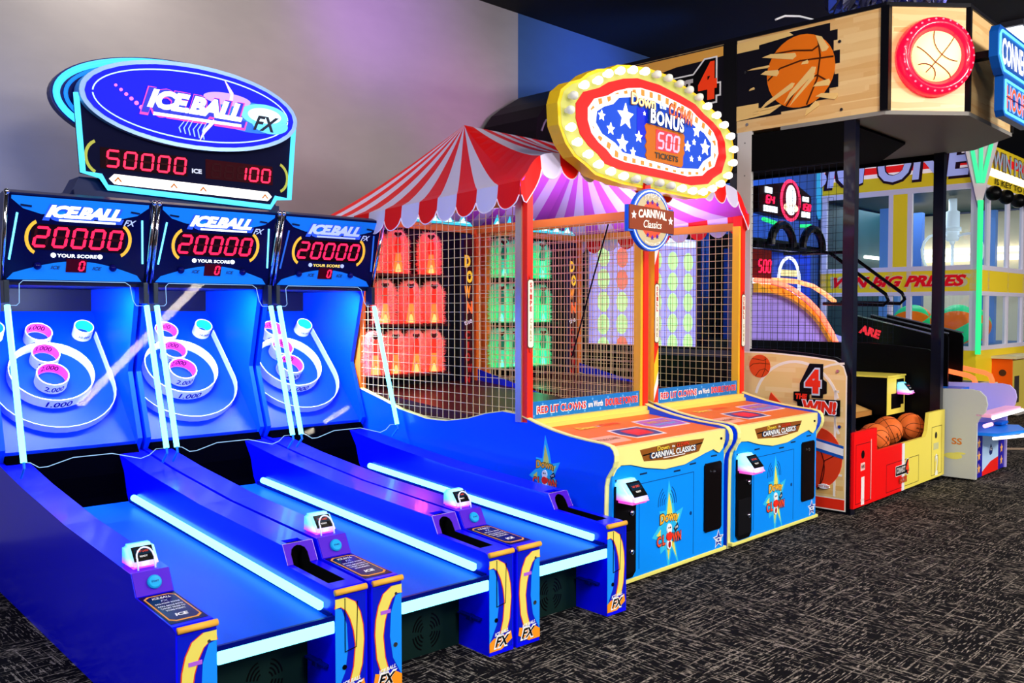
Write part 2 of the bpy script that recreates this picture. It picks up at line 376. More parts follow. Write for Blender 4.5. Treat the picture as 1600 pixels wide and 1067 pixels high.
def skee(px, lit, label):
    t = thing('alley_roller_game', label, 'arcade game', FS.w(px, 0), FS.a, 'blue alley roller games')
    b = B(); prism(b, RAIL, 0, .148, 'x'); obj('side_rail', b, BLUE, t)
    b = B(); prism(b, RAIL, .632, .66, 'x'); prism(b, RAIL, .74, SW, 'x')
    mid = [(0, 0), (0, .462), (.03, .474), (.10, .478), (.16, .41), (.5, .41), (.5, .573), (1.3, .607), (2.03, .667), (2.5, .72), (3.4, .8), (3.4, 0)]
    prism(b, mid, .66, .74, 'x'); obj('side_rail', b, BLUE, t)
    # purple slanted plates
    sl = Vector((0, .047, .08)); F1 = frame((0, .389, .4905), (1, 0, 0), sl)
    art('button_plate', t, F1, [('r', .004, .144, .0, .094, PUR)], th=.002)
    art('ticket_cup', t, F1, [('p', [(.634, 0), (.66, 0), (.66, .045), (.668, .066), (.684, .078), (.7, .082), (.716, .078), (.732, .066), (.74, .045), (.74, 0), (.776, 0), (.776, .094), (.634, .094)], PUR),
         ('l', [(.634, 0), (.634, .094), (.776, .094), (.776, 0)], .002, mat('#d8b0f0', .3))], th=.003)
    b = B(); prism(b, [(.098, .479), (.158, .4125), (.498, .4125), (.498, .41), (.155, .40), (.09, .474)], .661, .739, 'x'); box(b, .662, .738, .492, .498, .411, .56); prism(b, [(.10, .477), (.16, .412), (.49, .412), (.49, .555), (.43, .56), (.385, .488)], .660, .6625, 'x'); prism(b, [(.10, .477), (.16, .412), (.49, .412), (.49, .555), (.43, .56), (.385, .488)], .7375, .740, 'x'); obj('cup_liner', b, mat('#020204', .9), t)
    b = B(); lathe(b, [(0, 0), (.027, 0), (.027, .012), (.022, .017), (0, .018)], 24, F1 @ Matrix.Translation((.078, .045, 0)))
    bt = obj('start_button', b, mat('#18a0e0', .25), t, 'round light blue push button', smooth=False)
    art('button_word', bt, F1 @ Matrix.Translation((.078, .045, .0182)), [('t', 'START', 0, 0, (.028, .007), NAVY)], th=.0006)
    slot = Vector((0, .36, .016)); F2 = frame((0, .034, .4745), (1, 0, 0), slot)
    PLO = mat('#f0a030', .35)
    def rr(x0, x1, y0, y1, c): return [(x0 + c, y0), (x1 - c, y0), (x1, y0 + c), (x1, y1 - c), (x1 - c, y1), (x0 + c, y1), (x0, y1 - c), (x0, y0 + c)]
    art('instruction_plate', t, F2, [('r', .006, .142, .02, .345, mat('#0a0830', .25)), ('+',), ('p', rr(.014, .134, .04, .33, .02), PLO), ('+',), ('p', rr(.02, .128, .05, .32, .018), mat('#100c50', .2)), ('+',),
        ('t', 'ICE.BALL', .074, .295, (.07, .022), WHT, dict(sh=.3)), ('t', 'FX', .074, .26, (.03, .02), mat('#b0b8e0'), dict(sh=.3)), ('t', 'BALL POINT BONUS', .074, .23, (.09, .012), WHT),
        ('t', 'ROLL BALLS INTO', .074, .20, (.09, .014), WHT), ('t', 'TARGET RINGS TO', .074, .175, (.09, .014), WHT), ('t', 'SCORE POINTS', .074, .15, (.07, .014), WHT),
        ('t', 'ICE', .074, .095, (.05, .028), WHT, dict(sh=.2, b=.05))], th=.0008)
    for x0, x1 in ((.006, .15), (.63, .774)):
        b = B(); tube(b, [(x0, -.004, .467), (x1, -.004, .467)], .0125, 12); obj('bumper_strip', b, mat('#f0b040', .35), t, smooth=True)
    pillar_art(t, .003, True); pillar_art(t, .632, False)
    card_reader(t, .07, .53, .572)
    # lane
    b = B(); prism(b, [(0.005, .33), (.005, .362), (2.33, .458), (2.33, .33)], .15, .63, 'x')
    obj('lane', b, LANE, t, 'bright blue ball lane')
    b = B(); box(b, .15, .63, -.003, .012, .306, .356, .008); obj('front_light', b, TUBE, t, 'glowing cyan light bar')
    b = B(); box(b, .15, .63, .0, .014, .357, .376); obj('lane_lip', b, NAVY, t)
    for xx in (.163, .617):
        b = B(); tube(b, [(xx, .09, .398), (xx, 2.2, .5)], .0185, 12); obj('lane_light', b, TUBE, t, smooth=True)
        b = B(); s_ = .148 if xx < .4 else .625
        prism(b, [(.02, .362), (.02, .38), (2.3, .483), (2.3, .455)], s_, s_ + .01, 'x'); obj('light_channel', b, NAVY, t)
    # speaker panel, set back
    b = B(); box(b, .15, .63, .22, .25, .0, .33); sp = obj('speaker_panel', b, DGRN, t)
    it = []
    for sg_ in (-1, 1):
        it = []
        for k in range(1, 5):
            r = .012 + .016 * k
            for a0 in ((105, 190) if sg_ < 0 else (-75, 10)): it.append(('p', band(.44 + sg_ * .012, .105, r * .9, r * 1.1, .007, a0, a0 + 65, 6), BLK))
        art('speaker_slots', sp, FRONT((0, .22, 0)), it, th=.001)
    b = B(); lathe(b, [(0, 0), (.012, 0), (.01, .006), (0, .007)], 12, FRONT((.44, .22, .27))); obj('lock', b, mat('#303038', .3, metal=.8), sp)
    b = B(); box(b, .63 - .03, .63, .1, .13, .15, .17); box(b, .606, .632, .05, .2, .158, .166); obj('cable_clip', b, NAVY, t)
    # head cabinet
    side = [(2.56, .72), (2.5, .8), (2.66, 1.2), (2.5, 1.74), (3.42, 1.9), (3.42, 0), (2.56, 0)]
    b = B(); prism(b, side, .002, .03, 'x'); prism(b, side, SW - .03, SW - .002, 'x'); obj('cabinet_side', b, BLUE2, t)
    b = B(); box(b, .03, .75, 3.36, 3.42, .3, 2.0); box(b, .03, .75, 2.42, 3.42, 1.72, 1.76); obj('cabinet_back', b, mat('#04042c', .4), t)
    b = B(); prism(b, [(2.33, .3), (2.33, .46), (2.36, .5), (2.40, .62), (2.52, .765), (2.56, .74), (2.5, .3)], .03, .75, 'x'); bh = mat('#010104', .9); bh.node_tree.nodes['Principled BSDF'].inputs['Specular IOR Level'].default_value = 0; obj('ball_hop', b, bh, t)
    b = B(); prism(b, [(2.55, .74), (2.545, .78), (3.34, 1.575), (3.36, 1.53)], .03, .75, 'x'); obj('playfield', b, mat('#0030f0', .4), t)
    # target ring and cups
    RW = mat('#f4f6ff', .4)
    def ring(x, v, r, h, mt, nm, th_=.006, seg=40, label=None):
        b = B(); M = BF @ Matrix.Translation((x, v, 0))
        lathe(b, [(r, 0), (r, h), (r - th_, h), (r - th_, 0)], seg, M)
        return obj(nm, b, mt, t, label, smooth=False)
    def wraptext(par, s, x, v, r, h0, wdt, hgt, mt, inner=False):
        def wr(X, Y, H):
            if inner: a = PI / 2 - X / r; rr_ = r - .0065
            else: a = -PI / 2 + X / r; rr_ = r + .001
            return BF @ Vector((x + rr_ * math.cos(a), v + rr_ * math.sin(a), h0 + Y))
        art('number', par, None, [('t', s, 0, 0, (wdt, hgt), mt, dict(b=.02, sh=.15))], wrap=wr)
    R = ring(.375, .535, .24, .075, RW, 'target_ring', label='large white ring marked 1,000'); wraptext(R, '1.000', .375, .535, .24, .034, .15, .045, NAVY)
    PK = mat('#ff5fb8', .4)
    for x, v, r, s in ((.37, .50, .092, '2.000'), (.365, .675, .081, '3.000'), (.36, .86, .078, '4.000')):
        h = .085
        C_ = ring(x, v, r, h, RW, 'scoring_cup', label='white cup, pink inside, marked ' + s); wraptext(C_, s, x, v, r, .04, .115, .04, NAVY)
        b = B(); lathe(b, [(r - .0065, .012), (r - .0065, h - .001), (r - .0075, h - .001), (r - .0075, .012)], 40, BF @ Matrix.Translation((x, v, 0))); L_ = obj('cup_lining', b, mat('#ff4fb4', .4, .45), C_)
        wraptext(C_, s, x, v, r - .002, .05, .115, .04, mat('#500040', .5), True)
    for x in (.115, .635):
        C_ = ring(x, .90, .06, .085, RW, 'scoring_cup', label='small white cup, cyan inside, marked 10,000'); wraptext(C_, '10.000', x, .90, .06, .04, .07, .018, NAVY)
        b = B(); lathe(b, [(.0535, .008), (.0535, .084), (.0525, .084), (.0525, .008)], 32, BF @ Matrix.Translation((x, .90, 0))); obj('cup_lining', b, mat('#20d0e8', .4, .3), C_)
    # U shaped return band
    b = B(); path = [(.705, .88)] + [(.712, .7)] + [(.72, .44)] + [(.38 + .34 * math.cos(math.radians(a)), .44 + .33 * math.sin(math.radians(a))) for a in range(-10, -171, -10)] + [(.04, .44), (.048, .7), (.055, .88)]
    for (xa, va), (xb, vb) in zip(path, path[1:]):
        q = [BF @ Vector((xa, va, 0)), BF @ Vector((xb, vb, 0)), BF @ Vector((xb, vb, .055)), BF @ Vector((xa, va, .055))]
        b.faces.new([b.verts.new(c) for c in q])
    bmesh.ops.remove_doubles(b, verts=b.verts, dist=1e-5); bmesh.ops.solidify(b, geom=list(b.faces), thickness=.005)
    obj('return_band', b, mat('#b8c8f4', .35), t)
    area = bpy.data.lights.new('head_strip', 'AREA'); area.shape = 'RECTANGLE'; area.size = .5; area.size_y = .12; area.energy = 34; area.color = (.62, .74, 1)
    ao = bpy.data.objects.new('head_strip', area); COL.objects.link(ao); ao.parent = t; ao.location = (.39, 2.52, 1.70); ao.rotation_euler = (.45, 0, 0)
    # acrylic shield
    SF = frame((0, 2.07, .79), (1, 0, 0), (0, .29, .84))
    bot = [(.02, .0), (.05, -.005), (.09, -.035), (.13, -.035), (.26, .0), (.46, .0), (.61, -.045), (.66, -.03), (.7, .0), (.76, .0)]
    top = [(.76, .865), (.70, .865), (.685, .9), (.68, .99), (.655, 1.01), (.11, 1.01), (.09, .99), (.08, .88), (.065, .865), (.02, .865)]
    b = B(); fv = [b.verts.new(SF @ Vector((x, y, 0))) for x, y in bot + top]; b.faces.new(fv); bmesh.ops.triangulate(b, faces=b.faces[:])
    sh = obj('acrylic_shield', b, clear('acrylic', (.95, .97, 1, 1), .22, 1.45), t, recalc=False)
    b = B(); tube(b, [SF @ Vector((x, y, 0)) for x, y in bot + top], .0022, 5, closed=True); obj('shield_edge', b, glow('#9fd0ff', .9), sh)  # slight emission paints the light that the acrylic edges catch
    for s_ in (.02, .76):
        b = B(); tube(b, [SF @ Vector((s_, .0, -.0)), SF @ Vector((s_, .865, -.0))], .0155, 10); obj('corner_light', b, TUBE, t, smooth=True)
        b = B(); tube(b, [SF @ Vector((s_, .0, 0)), SF @ Vector((s_, -.03, .0)), Vector((s_, 2.13, .70))], .007, 6); obj('rod_foot', b, mat('#1478e0', .3), t)
        b = B(); box(b, s_ - .014, s_ + .014, 2.36, 2.44, 1.62, 1.745, .004); obj('rod_bracket', b, mat('#303844', .3, metal=.6), t)
    # score marquee
    MF = frame((0, 2.41, 1.74), (1, 0, 0), (0, -.15, .46))
    b = B(); prism(b, [(2.41, 1.74), (2.26, 2.21), (2.32, 2.23), (2.9, 2.15), (2.9, 1.76)], .012, .768, 'x'); mq = obj('score_marquee', b, mat('#101c50', .3), t)
    H = .485; BR = mat('#f0b838', .35, .35)
    lg = WGLOW if lit else mat('#a8b8e8', .4, .55)
    blu = mat('#1478e8', .25, .25 if lit else .12)
    it = [('r', .015, .765, .005, H, mat('#04083c', .15)), ('+',),
          ('p', [(.03, .478), (.75, .478), (.75, .46), (.69, .41), (.6, .385), (.18, .385), (.09, .41), (.03, .46)], blu),
          ('p', [(.03, .012)] + [(.06 + .66 * i / 12, .05 + .075 * math.sin(PI * i / 12)) for i in range(13)] + [(.75, .012)], blu),
          ('+',), ('r', .135, .635, .185, .33, mat('#140008', .4)), ('+',), ('p', band(.19, .255, .085, .105, .018, 115, 245, 10), BR), ('p', band(.585, .255, .085, .105, .018, -65, 65, 10), BR), ('+',)]
    it += [('d', '20000', .150, .206, .063, .105, .015, LED if lit else glow('#ff1a50', 1.8), LEDOFF), ('+',)]
    lx, ly = .40, .398
    it += [('t', 'ICE.BALL', lx, ly, (.43, .095), mat('#2a50e0', .3, .5), dict(b=.1, sh=.35, sp=.92)), ('+',), ('t', 'ICE.BALL', lx, ly + .008, (.40, .07), lg, dict(b=.06, sh=.35, sp=.92)), ('r', .27, .57, .352, .363, lg),
           ('t', 'FX', .65, .365, (.07, .035), mat('#b0c0f8', .4, .4), dict(sh=.4)),
           ('t', 'YOUR SCORE', .378, .157, (.21, .02), WGLOW if lit else mat('#f0d060', .4, .6), dict(b=.03, sp=1.05)), ('c', .255, .157, .013, lg), ('c', .502, .157, .013, lg),
           ('r', .325, .432, .062, .138, mat('#3a0010', .3, .1)), ('+',), ('d', '0', .392, .075, .024, .05, .009, LED),
           ('t', 'ICE', .27, .088, (.05, .02), mat('#202838'), dict(sh=.3)), ('t', 'ICE', .49, .088, (.05, .02), mat('#202838'), dict(sh=.3)),
           ('l', [(.075, .43), (.13, .425)], .009, mat('#081440')), ('l', [(.65, .43), (.70, .425)], .009, mat('#081440'))]
    art('score_artwork', mq, MF, it, th=.0012)
    sl_ = TUBE2 if lit else glow('#2060e0', 1.0)
    for xa, ya, xb, yb in ((.036, .125, .062, .385), (.744, .125, .718, .385)):
        b = B(); tube(b, [MF @ Vector((xa, ya, .006)), MF @ Vector((xb, yb, .006))], .0055, 8); obj('edge_light', b, sl_, mq)
    for x in (.177, .577):
        b = B(); ball_mesh(b, MF @ Vector((x, .094, .01)), .021, 16); obj('knob', b, mat('#04065a', .2), mq, smooth=True)
    for x in (.004, .776):
        b = B(); tube(b, [MF @ Vector((x, .01, .012)), MF @ Vector((x, .485, .012))], .011, 10); obj('chrome_rod', b, CHR, mq, smooth=True)
        b = B(); ball_mesh(b, MF @ Vector((x, .497, .012)), .016, 12); obj('rod_cap', b, CHR, mq, smooth=True)
    return t
skee(-2.385, True, 'nearest of the three blue alley roller games, left side cut by the frame edge')
skee(-1.585, True, 'middle blue alley roller game, standing between the other two')
skee(-.785, False, 'blue alley roller game beside the red and white tent, its logo unlit')

# ------------------------------------------------------------------ jackpot sign on top of the alley rollers
def topper():
    t = thing('jackpot_sign', 'blue oval lit sign with red digits standing on top of the alley roller games', 'sign', FS.w(-1.22, 2.6, 2.16), FS.a)
    z0 = -2.16; F = FRONT((1.22, 0, z0)); F.translation = (1.22 - 0, 0, z0)
    def fr(y): return FRONT((1.22, y, z0))
    b = B(); box(b, -.72, .6, .02, .3, 0, .14); prism(b, [(-.74, .10), (.62, .10), (.56, .22), (-.68, .22)], .06, .26, 'y'); obj('mounting_box', b, mat('#0a1a48', .35), t)
    # board: trapezoid
    poly = [(-1.93, 2.86), (-1.90, 2.40), (-1.80, 2.385), (-1.76, 2.32), (-.70, 2.285), (-.66, 2.35), (-.56, 2.35), (-.52, 2.86)]
    b = B(); prism(b, [(x + 1.22, z + z0) for x, z in poly], .0, .06, 'y'); bd = obj('score_board', b, mat('#02062c', .25), t)
    b = B(); tube(b, [(x + 1.22, -.012, z + z0) for x, z in poly], .017, 8); obj('neon_outline', b, glow('#48c4ff', 1.7), bd, smooth=True)
    BRY = mat('#a8a840', .4, .3)
    it = [('p', [(x, z) for x, z in poly], mat('#02052a', .8)), ('+',), ('p', band(-1.79, 2.5, .1, .11, .018, 115, 245, 10), BRY), ('p', band(-.66, 2.49, .1, .11, .018, -65, 65, 10), BRY),
          ('r', -1.80, -1.27, 2.435, 2.56, mat('#18000a', .8)), ('r', -1.15, -.68, 2.435, 2.56, mat('#30000c', .8, .05)), ('+',),
          ('d', '50000', -1.765, 2.45, .066, .095, .013, LED, LEDOFF), ('d', '  100', -1.11, 2.45, .056, .085, .012, LED, LEDOFF), ('+',),
          ('t', 'ICE', -1.21, 2.475, (.065, .03), mat('#c0c8e0', .4, .3), dict(b=.05)), ('+',),
          ('p', [(-1.72, 2.405), (-.72, 2.385), (-.69, 2.355), (-.72, 2.325), (-1.72, 2.345), (-1.75, 2.375)], glow('#fff6ea', 1.6, '#f0e8dc')), ('+',)]
    for x, z in ((-1.70, 2.372), (-1.36, 2.366), (-1.17, 2.362), (-.74, 2.352)):
        it.append(('l', [(x - .02, z - .012), (x, z + .012), (x + .02, z - .012)], .009, mat('#d87a30', .4)))
    for x in (-1.55, -1.45, -1.0, -.9):
        it.append(('t', 'BONUS', x, 2.365 - (x + 1.7) * .02, (.07, .014), mat('#d8d4cc', .5, .9)))
    art('score_artwork', bd, fr(-.002), it, th=.002)
    # oval
    def oval(nm, cx, cz, rx, rz, y0, y1, m, par=None, n=64):
        b = B(); prism(b, [(cx + 1.22 + rx * math.cos(2 * PI * k / n), cz + z0 + rz * math.sin(2 * PI * k / n)) for k in range(n)], y0, y1, 'y'); return obj(nm, b, m, par or t)
    oval('halo_board', -1.245, 2.87, .80, .315, .1, .16, mat('#081858', .3))
    b = B(); tube(b, [(-.025 + .765 * math.cos(2 * PI * k / 72), .09, 2.87 + z0 + .287 * math.sin(2 * PI * k / 72)) for k in range(72)], .02, 8, closed=True)
    obj('halo_light', b, glow('#3cc0ff', 1.6), t, 'glowing cyan oval tube', smooth=True)
    b = B(); tube(b, [(-.015 + .725 * math.cos(2 * PI * k / 72), .085, 2.87 + z0 + .26 * math.sin(2 * PI * k / 72)) for k in range(72)], .012, 6, closed=True)
    obj('halo_light', b, glow('#1070e0', 1.6), t, smooth=True)
    ov = oval('oval_sign', -1.22, 2.875, .705, .268, -.05, .05, mat('#6888b0', .3, metal=.4))
    it = [('c', -1.22, 2.875, (.675, .243), mat('#020888', .5, .75, 0, 0, '#0410f0')), ('+',), ('p', band(-1.22, 2.875, .635, .215, .008, 0, 178, 40), mat('#a8d0ff', .4, 1)), ('p', band(-1.22, 2.875, .635, .215, .008, 182, 358, 40), mat('#a8d0ff', .4, 1)), ('+',),
          ('c', -.86, 2.86, (.25, .1), glow('#1060ff', 1.6)), ('+',), ('c', -.76, 2.885, (.17, .075), glow('#60c0ff', 1.6)), ('c', -.72, 2.83, (.13, .06), glow('#58b8ff', 1.6)), ('+',), ('c', -.76, 2.885, (.12, .05), glow('#c8ecff', 1.8)), ('c', -1.02, 2.955, (.16, .04), glow('#c8a0ff', 1.2)), ('+',)]
    it += [('p', [(-1.04 + .0, 3.08), (-.98, 3.0), (-.985, 2.95), (-1.02, 2.9), (-1.10, 2.8), (-1.17, 2.72), (-1.21, 2.66), (-1.18, 2.74), (-1.09, 2.84), (-1.01, 2.94), (-1.0, 2.99)], glow('#ffd8f0', 1.4)), ('+',)]
    for k in range(6): it.append(('l', [(-1.33 + .03 * k, 2.70 - .005 * k), (-1.34 + .03 * k, 2.73), (-1.31 + .03 * k, 2.77 + .01 * (k % 3))], .004, glow('#a0c8ff', 1.2)))
    for k in range(6): it.append(('c', -1.72 + .03 * k, 2.93 - .022 * k, .008 + .001 * k, glow('#ff70c8', 1.5)))
    it += [('t', 'ICE.BALL', -1.235, 2.862, (.70, .185), glow('#f040b0', 1.3), dict(b=.1, sh=.35, rot=-.015)), ('+',), ('t', 'ICE.BALL', -1.235, 2.868, (.68, .165), glow('#1828e0', 1), dict(b=.08, sh=.35, rot=-.015)), ('+',),
           ('t', 'ICE.BALL', -1.23, 2.882, (.62, .12), WGLOW, dict(b=.06, sh=.35, rot=-.015)), ('r', -1.50, -.93, 2.785, 2.803, WGLOW), ('+',),
           ('t', 'FX', -.755, 2.83, (.19, .1), mat('#061430', .4), dict(b=.03, sh=.45))]
    art('oval_artwork', ov, fr(-.052), it, th=.0015)
topper()

# ------------------------------------------------------------------ clown toss games
DW = 1.22
PROF = [(.02, 0), (.018, .44), (.014, .60), (.004, .645), (-.018, .68), (-.040, .712), (-.051, .745), (-.052, .775), (-.043, .802), (-.022, .821), (.025, .831), (.148, .838), (.275, .85), (.406, .87), (.542, .90), (.7, .945), (.83, .952), (.984, .925), (1.15, .88), (1.37, .845), (1.57, .842), (1.87, .885), (2.04, .93), (2.23, .975), (2.34, 1.0), (2.42, 1.0), (2.42, 0)]
def wire_grid(bm, F, w, h, sp, r, oy=0):
    nx = int(w / sp); ny = int(h / sp)
    for i in range(nx + 1):
        x = i * w / nx; box(bm, x - r, x + r, 0, h, -r, r, M=F)
    for j in range(ny + 1):
        y = j * h / ny; box(bm, 0, w, y - r, y + r, r, 3 * r, M=F)
FUR = {}
def fur_mesh(kind):
    """a shaggy upright puff narrowing to the top"""
    if kind in FUR: return FUR[kind]
    b = B(); rnd = random.Random(3)
    n = 26
    prof = [(.0, 0), (.07, .0), (.08, .03), (.084, .12), (.082, .24), (.07, .30), (.04, .325), (0, .33)]
    lathe(b, prof, n)
    for i in range(1500):
        z = rnd.uniform(.0, .325); a = rnd.uniform(0, 2 * PI)
        r = .082 if z < .25 else .082 - (z - .25) * .7
        p = Vector((r * math.cos(a), r * math.sin(a), z)); d = Vector((math.cos(a), math.sin(a), rnd.uniform(-.5, .6) + max(0, z - .24) * 8)).normalized()
        tp = p + d * rnd.uniform(.015, .045); s = d.cross(Vector((0, 0, 1))).normalized() * .003; u = Vector((0, 0, .003))
        q = [b.verts.new(p * .97 + s), b.verts.new(p * .97 - s), b.verts.new(p * .97 + u), b.verts.new(tp)]
        b.faces.new((q[0], q[1], q[3])); b.faces.new((q[1], q[2], q[3])); b.faces.new((q[2], q[0], q[3]))
    me = bpy.data.meshes.new('fur'); b.to_mesh(me); b.free()
    m = bpy.data.materials.new('fur_' + kind); m.use_nodes = True; nt = m.node_tree; bs = nt.nodes['Principled BSDF']; bs.inputs['Roughness'].default_value = .9
    g = nt.nodes.new('ShaderNodeTexCoord'); sx = nt.nodes.new('ShaderNodeSeparateXYZ'); cr = nt.nodes.new('ShaderNodeValToRGB')
    nt.links.new(g.outputs['Object'], sx.inputs[0]); nt.links.new(sx.outputs[2], cr.inputs[0])
    e = cr.color_ramp.elements; c = {'red': ('#ff3020', '#ff4a40', '#b85048'), 'green': ('#10f080', '#18d078', '#2c7058')}[kind]
    e[0].position = .02; e[0].color = lin(c[0]); e[1].position = .33; e[1].color = lin(c[2]); k = e.new(.2); k.color = lin(c[1])
    nt.links.new(cr.outputs[0], bs.inputs['Emission Color']); bs.inputs['Emission Strength'].default_value = .62; bs.inputs['Base Color'].default_value = lin('#d07868' if kind == 'red' else '#60b088')
    me.materials.append(m); FUR[kind] = me; return me
def fig_mesh(kind):
    k = kind + 'f'
    if k in FUR: return FUR[k]
    b = B(); ms = [mat('#40140c', .6), mat('#e8301c' if kind == 'red' else '#106848', .5, .35), glow('#ffb060' if kind == 'red' else '#60ffc0', 1.6), mat('#f08030' if kind == 'red' else '#30c890', .5, .5)]
    y = -.135
    def seg(mi, f):
        n0 = len(b.faces); f(); b.faces.ensure_lookup_table()
        for q in list(b.faces)[n0:]: q.material_index = mi
    seg(0, lambda: (lathe(b, [(0, 0), (.016, .006), (.02, .02), (.012, .034), (0, .036)], 10, Matrix.Translation((0, y + .01, .265))), ball_mesh(b, (-.018, y + .01, .292), .012, 8), ball_mesh(b, (.018, y + .01, .292), .012, 8)))
    seg(1, lambda: prism(b, [(-.012, .265), (.014, .265), (.022, .22), (.018, .15), (-.018, .15), (-.03, .19), (-.022, .22)], y, y + .025, 'y'))
    seg(3, lambda: prism(b, [(-.018, .15), (.018, .15), (.036, .01), (.024, .01), (.0, .10), (-.026, .01), (-.04, .01)], y, y + .025, 'y'))
    seg(2, lambda: lathe(b, [(0, 0), (.022, 0), (.02, .03), (.01, .06), (0, .065)], 12, Matrix.Translation((0, y + .02, .008))))
    me = bpy.data.meshes.new('figure'); b.to_mesh(me); b.free()
    for m in ms: me.materials.append(m)
    FUR[k] = me; return me
def clown_cabinet(px, kind, label, right):
    t = thing('clown_toss_game', label, 'arcade game', FD.w(px, 0), FD.a, 'clown toss games under the tent')
    X0, X1 = 0, DW
    SIDE = mat('#0450ff', .3, coat=.2)
    for x in (0, DW - .03):
        b = B(); prism(b, PROF, x, x + .03, 'x'); s = obj('side_panel', b, SIDE, t)
        b = B()
        pts = PROF[:-1]
        for (ya, za), (yb, zb) in zip(pts, pts[1:]):
            d = Vector((0, yb - ya, zb - za)); 
            if d.length < 1e-5: continue
            d.normalize(); n = Vector((0, -d.z, d.y)) * .006; e = d * .003
            A = Vector((x - .004, ya, za)) - e; C_ = Vector((x - .004, yb, zb)) + e; W_ = Vector((.038, 0, 0))
            vs = [b.verts.new(v) for v in (A, A + W_, C_ + W_, C_, A + n, A + W_ + n, C_ + W_ + n, C_ + n)]
            for q in ((0, 1, 2, 3), (4, 7, 6, 5), (0, 4, 5, 1), (1, 5, 6, 2), (2, 6, 7, 3), (3, 7, 4, 0)): b.faces.new([vs[i] for i in q])
        obj('edge_molding', b, mat('#f4f098', .35), s)
    # burst on the left side
    # front and counter
    b = B(); box(b, .03, DW - .03, .03, 2.40, .02, .70); obj('cabinet', b, SKYD, t)
    b = B(); prism(b, [(.018, .812), (.60, .86), (.60, .82), (.05, .78)], .03, DW - .03, 'x'); ck = obj('counter', b, mat('#e8742c', .45), t, 'orange counter top')
    dF = frame((0, .018, .812), (1, 0, 0), (0, .582, .048)); W2 = mat('#e8e0d8', .4); OR2 = mat('#f8a030', .4)
    def lozenge(cx, cy, w, h): return [(cx - w / 2, cy), (cx - w * .42, cy - h / 2), (cx + w * .42, cy - h / 2), (cx + w / 2, cy), (cx + w * .42, cy + h / 2), (cx - w * .42, cy + h / 2)]
    art('counter_artwork', ck, dF, [('p', lozenge(.56, .20, .36, .24), W2), ('p', lozenge(.98, .32, .40, .24), W2), ('p', lozenge(.20, .14, .3, .16), mat('#f0b090', .4)), ('+',),
        ('p', lozenge(.56, .20, .32, .20), mat('#203080', .3)), ('p', lozenge(.98, .32, .36, .2), mat('#b060c0', .3)), ('+',),
        ('p', lozenge(.56, .20, .2, .14), mat('#c01030', .3, .3)), ('t', 'TARGET SCORE', .98, .35, (.26, .05), mat('#f0c030')), ('t', 'BONUS TICKETS', .98, .28, (.24, .04), mat('#60d0f0')), ('+',),
        ('t', '00', .56, .20, (.12, .08), glow('#ff2040', 1.2)), ('t', 'Down', .36, .44, (.16, .06), mat('#f8d040'), dict(b=.05, rot=-.05)), ('t', 'the', .47, .44, (.03, .03), W2), ('t', 'CLOWN', .60, .45, (.18, .05), mat('#f85028'), dict(b=.05)),
        ('t', 'HIT THE CLOWNS', .20, .14, (.2, .04), BRN)], th=.0008)
    # fascia
    yf = -.022
    low = [(.03, .655), (.06, .69), (.10, .708), (.19, .70), (.33, .665), (.52, .634), (.73, .637), (.95, .68), (1.05, .695), (1.09, .675), (1.12, .665), (1.16, .69), (1.19, .74)]
    b = B(); prism(b, [(.03, .812)] + low + [(1.19, .812)], yf, .03, 'y'); fa = obj('fascia', b, mat('#f6ea90', .35), t, 'pale yellow wavy fascia board')
    NP = [(.27, .775), (.31, .705), (.59, .685), (.88, .70), (.94, .775), (.59, .785)]
    art('name_plate', fa, FRONT((0, yf, 0)), [('p', NP, mat('#8c501c', .4)), ('+',), ('l', [(.30, .74), (.40, .745)], .008, BLK), ('l', [(.92, .75), (.82, .745)], .008, BLK)]
        + outline_text('Down', .50, .765, (.12, .028), mat('#f8d040'), BLK) + outline_text('CLOWN', .70, .765, (.13, .024), mat('#f04828'), BLK) + [('t', 'the', .60, .765, (.03, .015), WHT)]
        + outline_text('CARNIVAL CLASSICS', .605, .73, (.46, .035), WHT, mat('#183860'), b=.03, eb=.06) + [('r', .5, .72, .702, .706, WHT), ('c', 1.135, .755, .008, BLK)], th=.0008)
    # lower front
    b = B(); box(b, .03, DW - .03, -.012, .03, .035, .70); fp = obj('front_panel', b, mat('#0890ff', .35), t, 'sky blue front panel')
    b = B(); box(b, .0, DW, -.02, .03, .018, .04, .004); obj('kick_strip', b, mat('#f0e878', .35), t)
    F = FRONT((0, -.012, 0)); LN = mat('#0a3a80', .4)
    it = [('l', [(.28, .08), (.28, .575), (.84, .575), (.84, .06)], .004, LN)]
    for x, z in ((.09, .625), (.32, .632), (.66, .605), (.83, .628), (1.07, .65)): it.append(('r', x - .035, x + .035, z - .006, z + .004, mat('#102850')))
    it += [('c', .81, .32, .012, LN)]
    for sgn in (-1, 1):
        for k in range(4):
            it.append(('p', band(.56 + sgn * .015, .44, .03 + .022 * k, .05 + .018 * k, .005, 90 + sgn * 60 - 40 + (0 if sgn > 0 else 0) - (90 if sgn > 0 else -90) * 0, 90 - sgn * 90 + 35 if sgn > 0 else 215, 6) if False else band(.56, .42, .035 + .02 * k, .045 + .022 * k, .005, -5 if sgn > 0 else 120, 60 if sgn > 0 else 185, 6), LN))
    art('panel_artwork', fp, F, it, th=.0008)
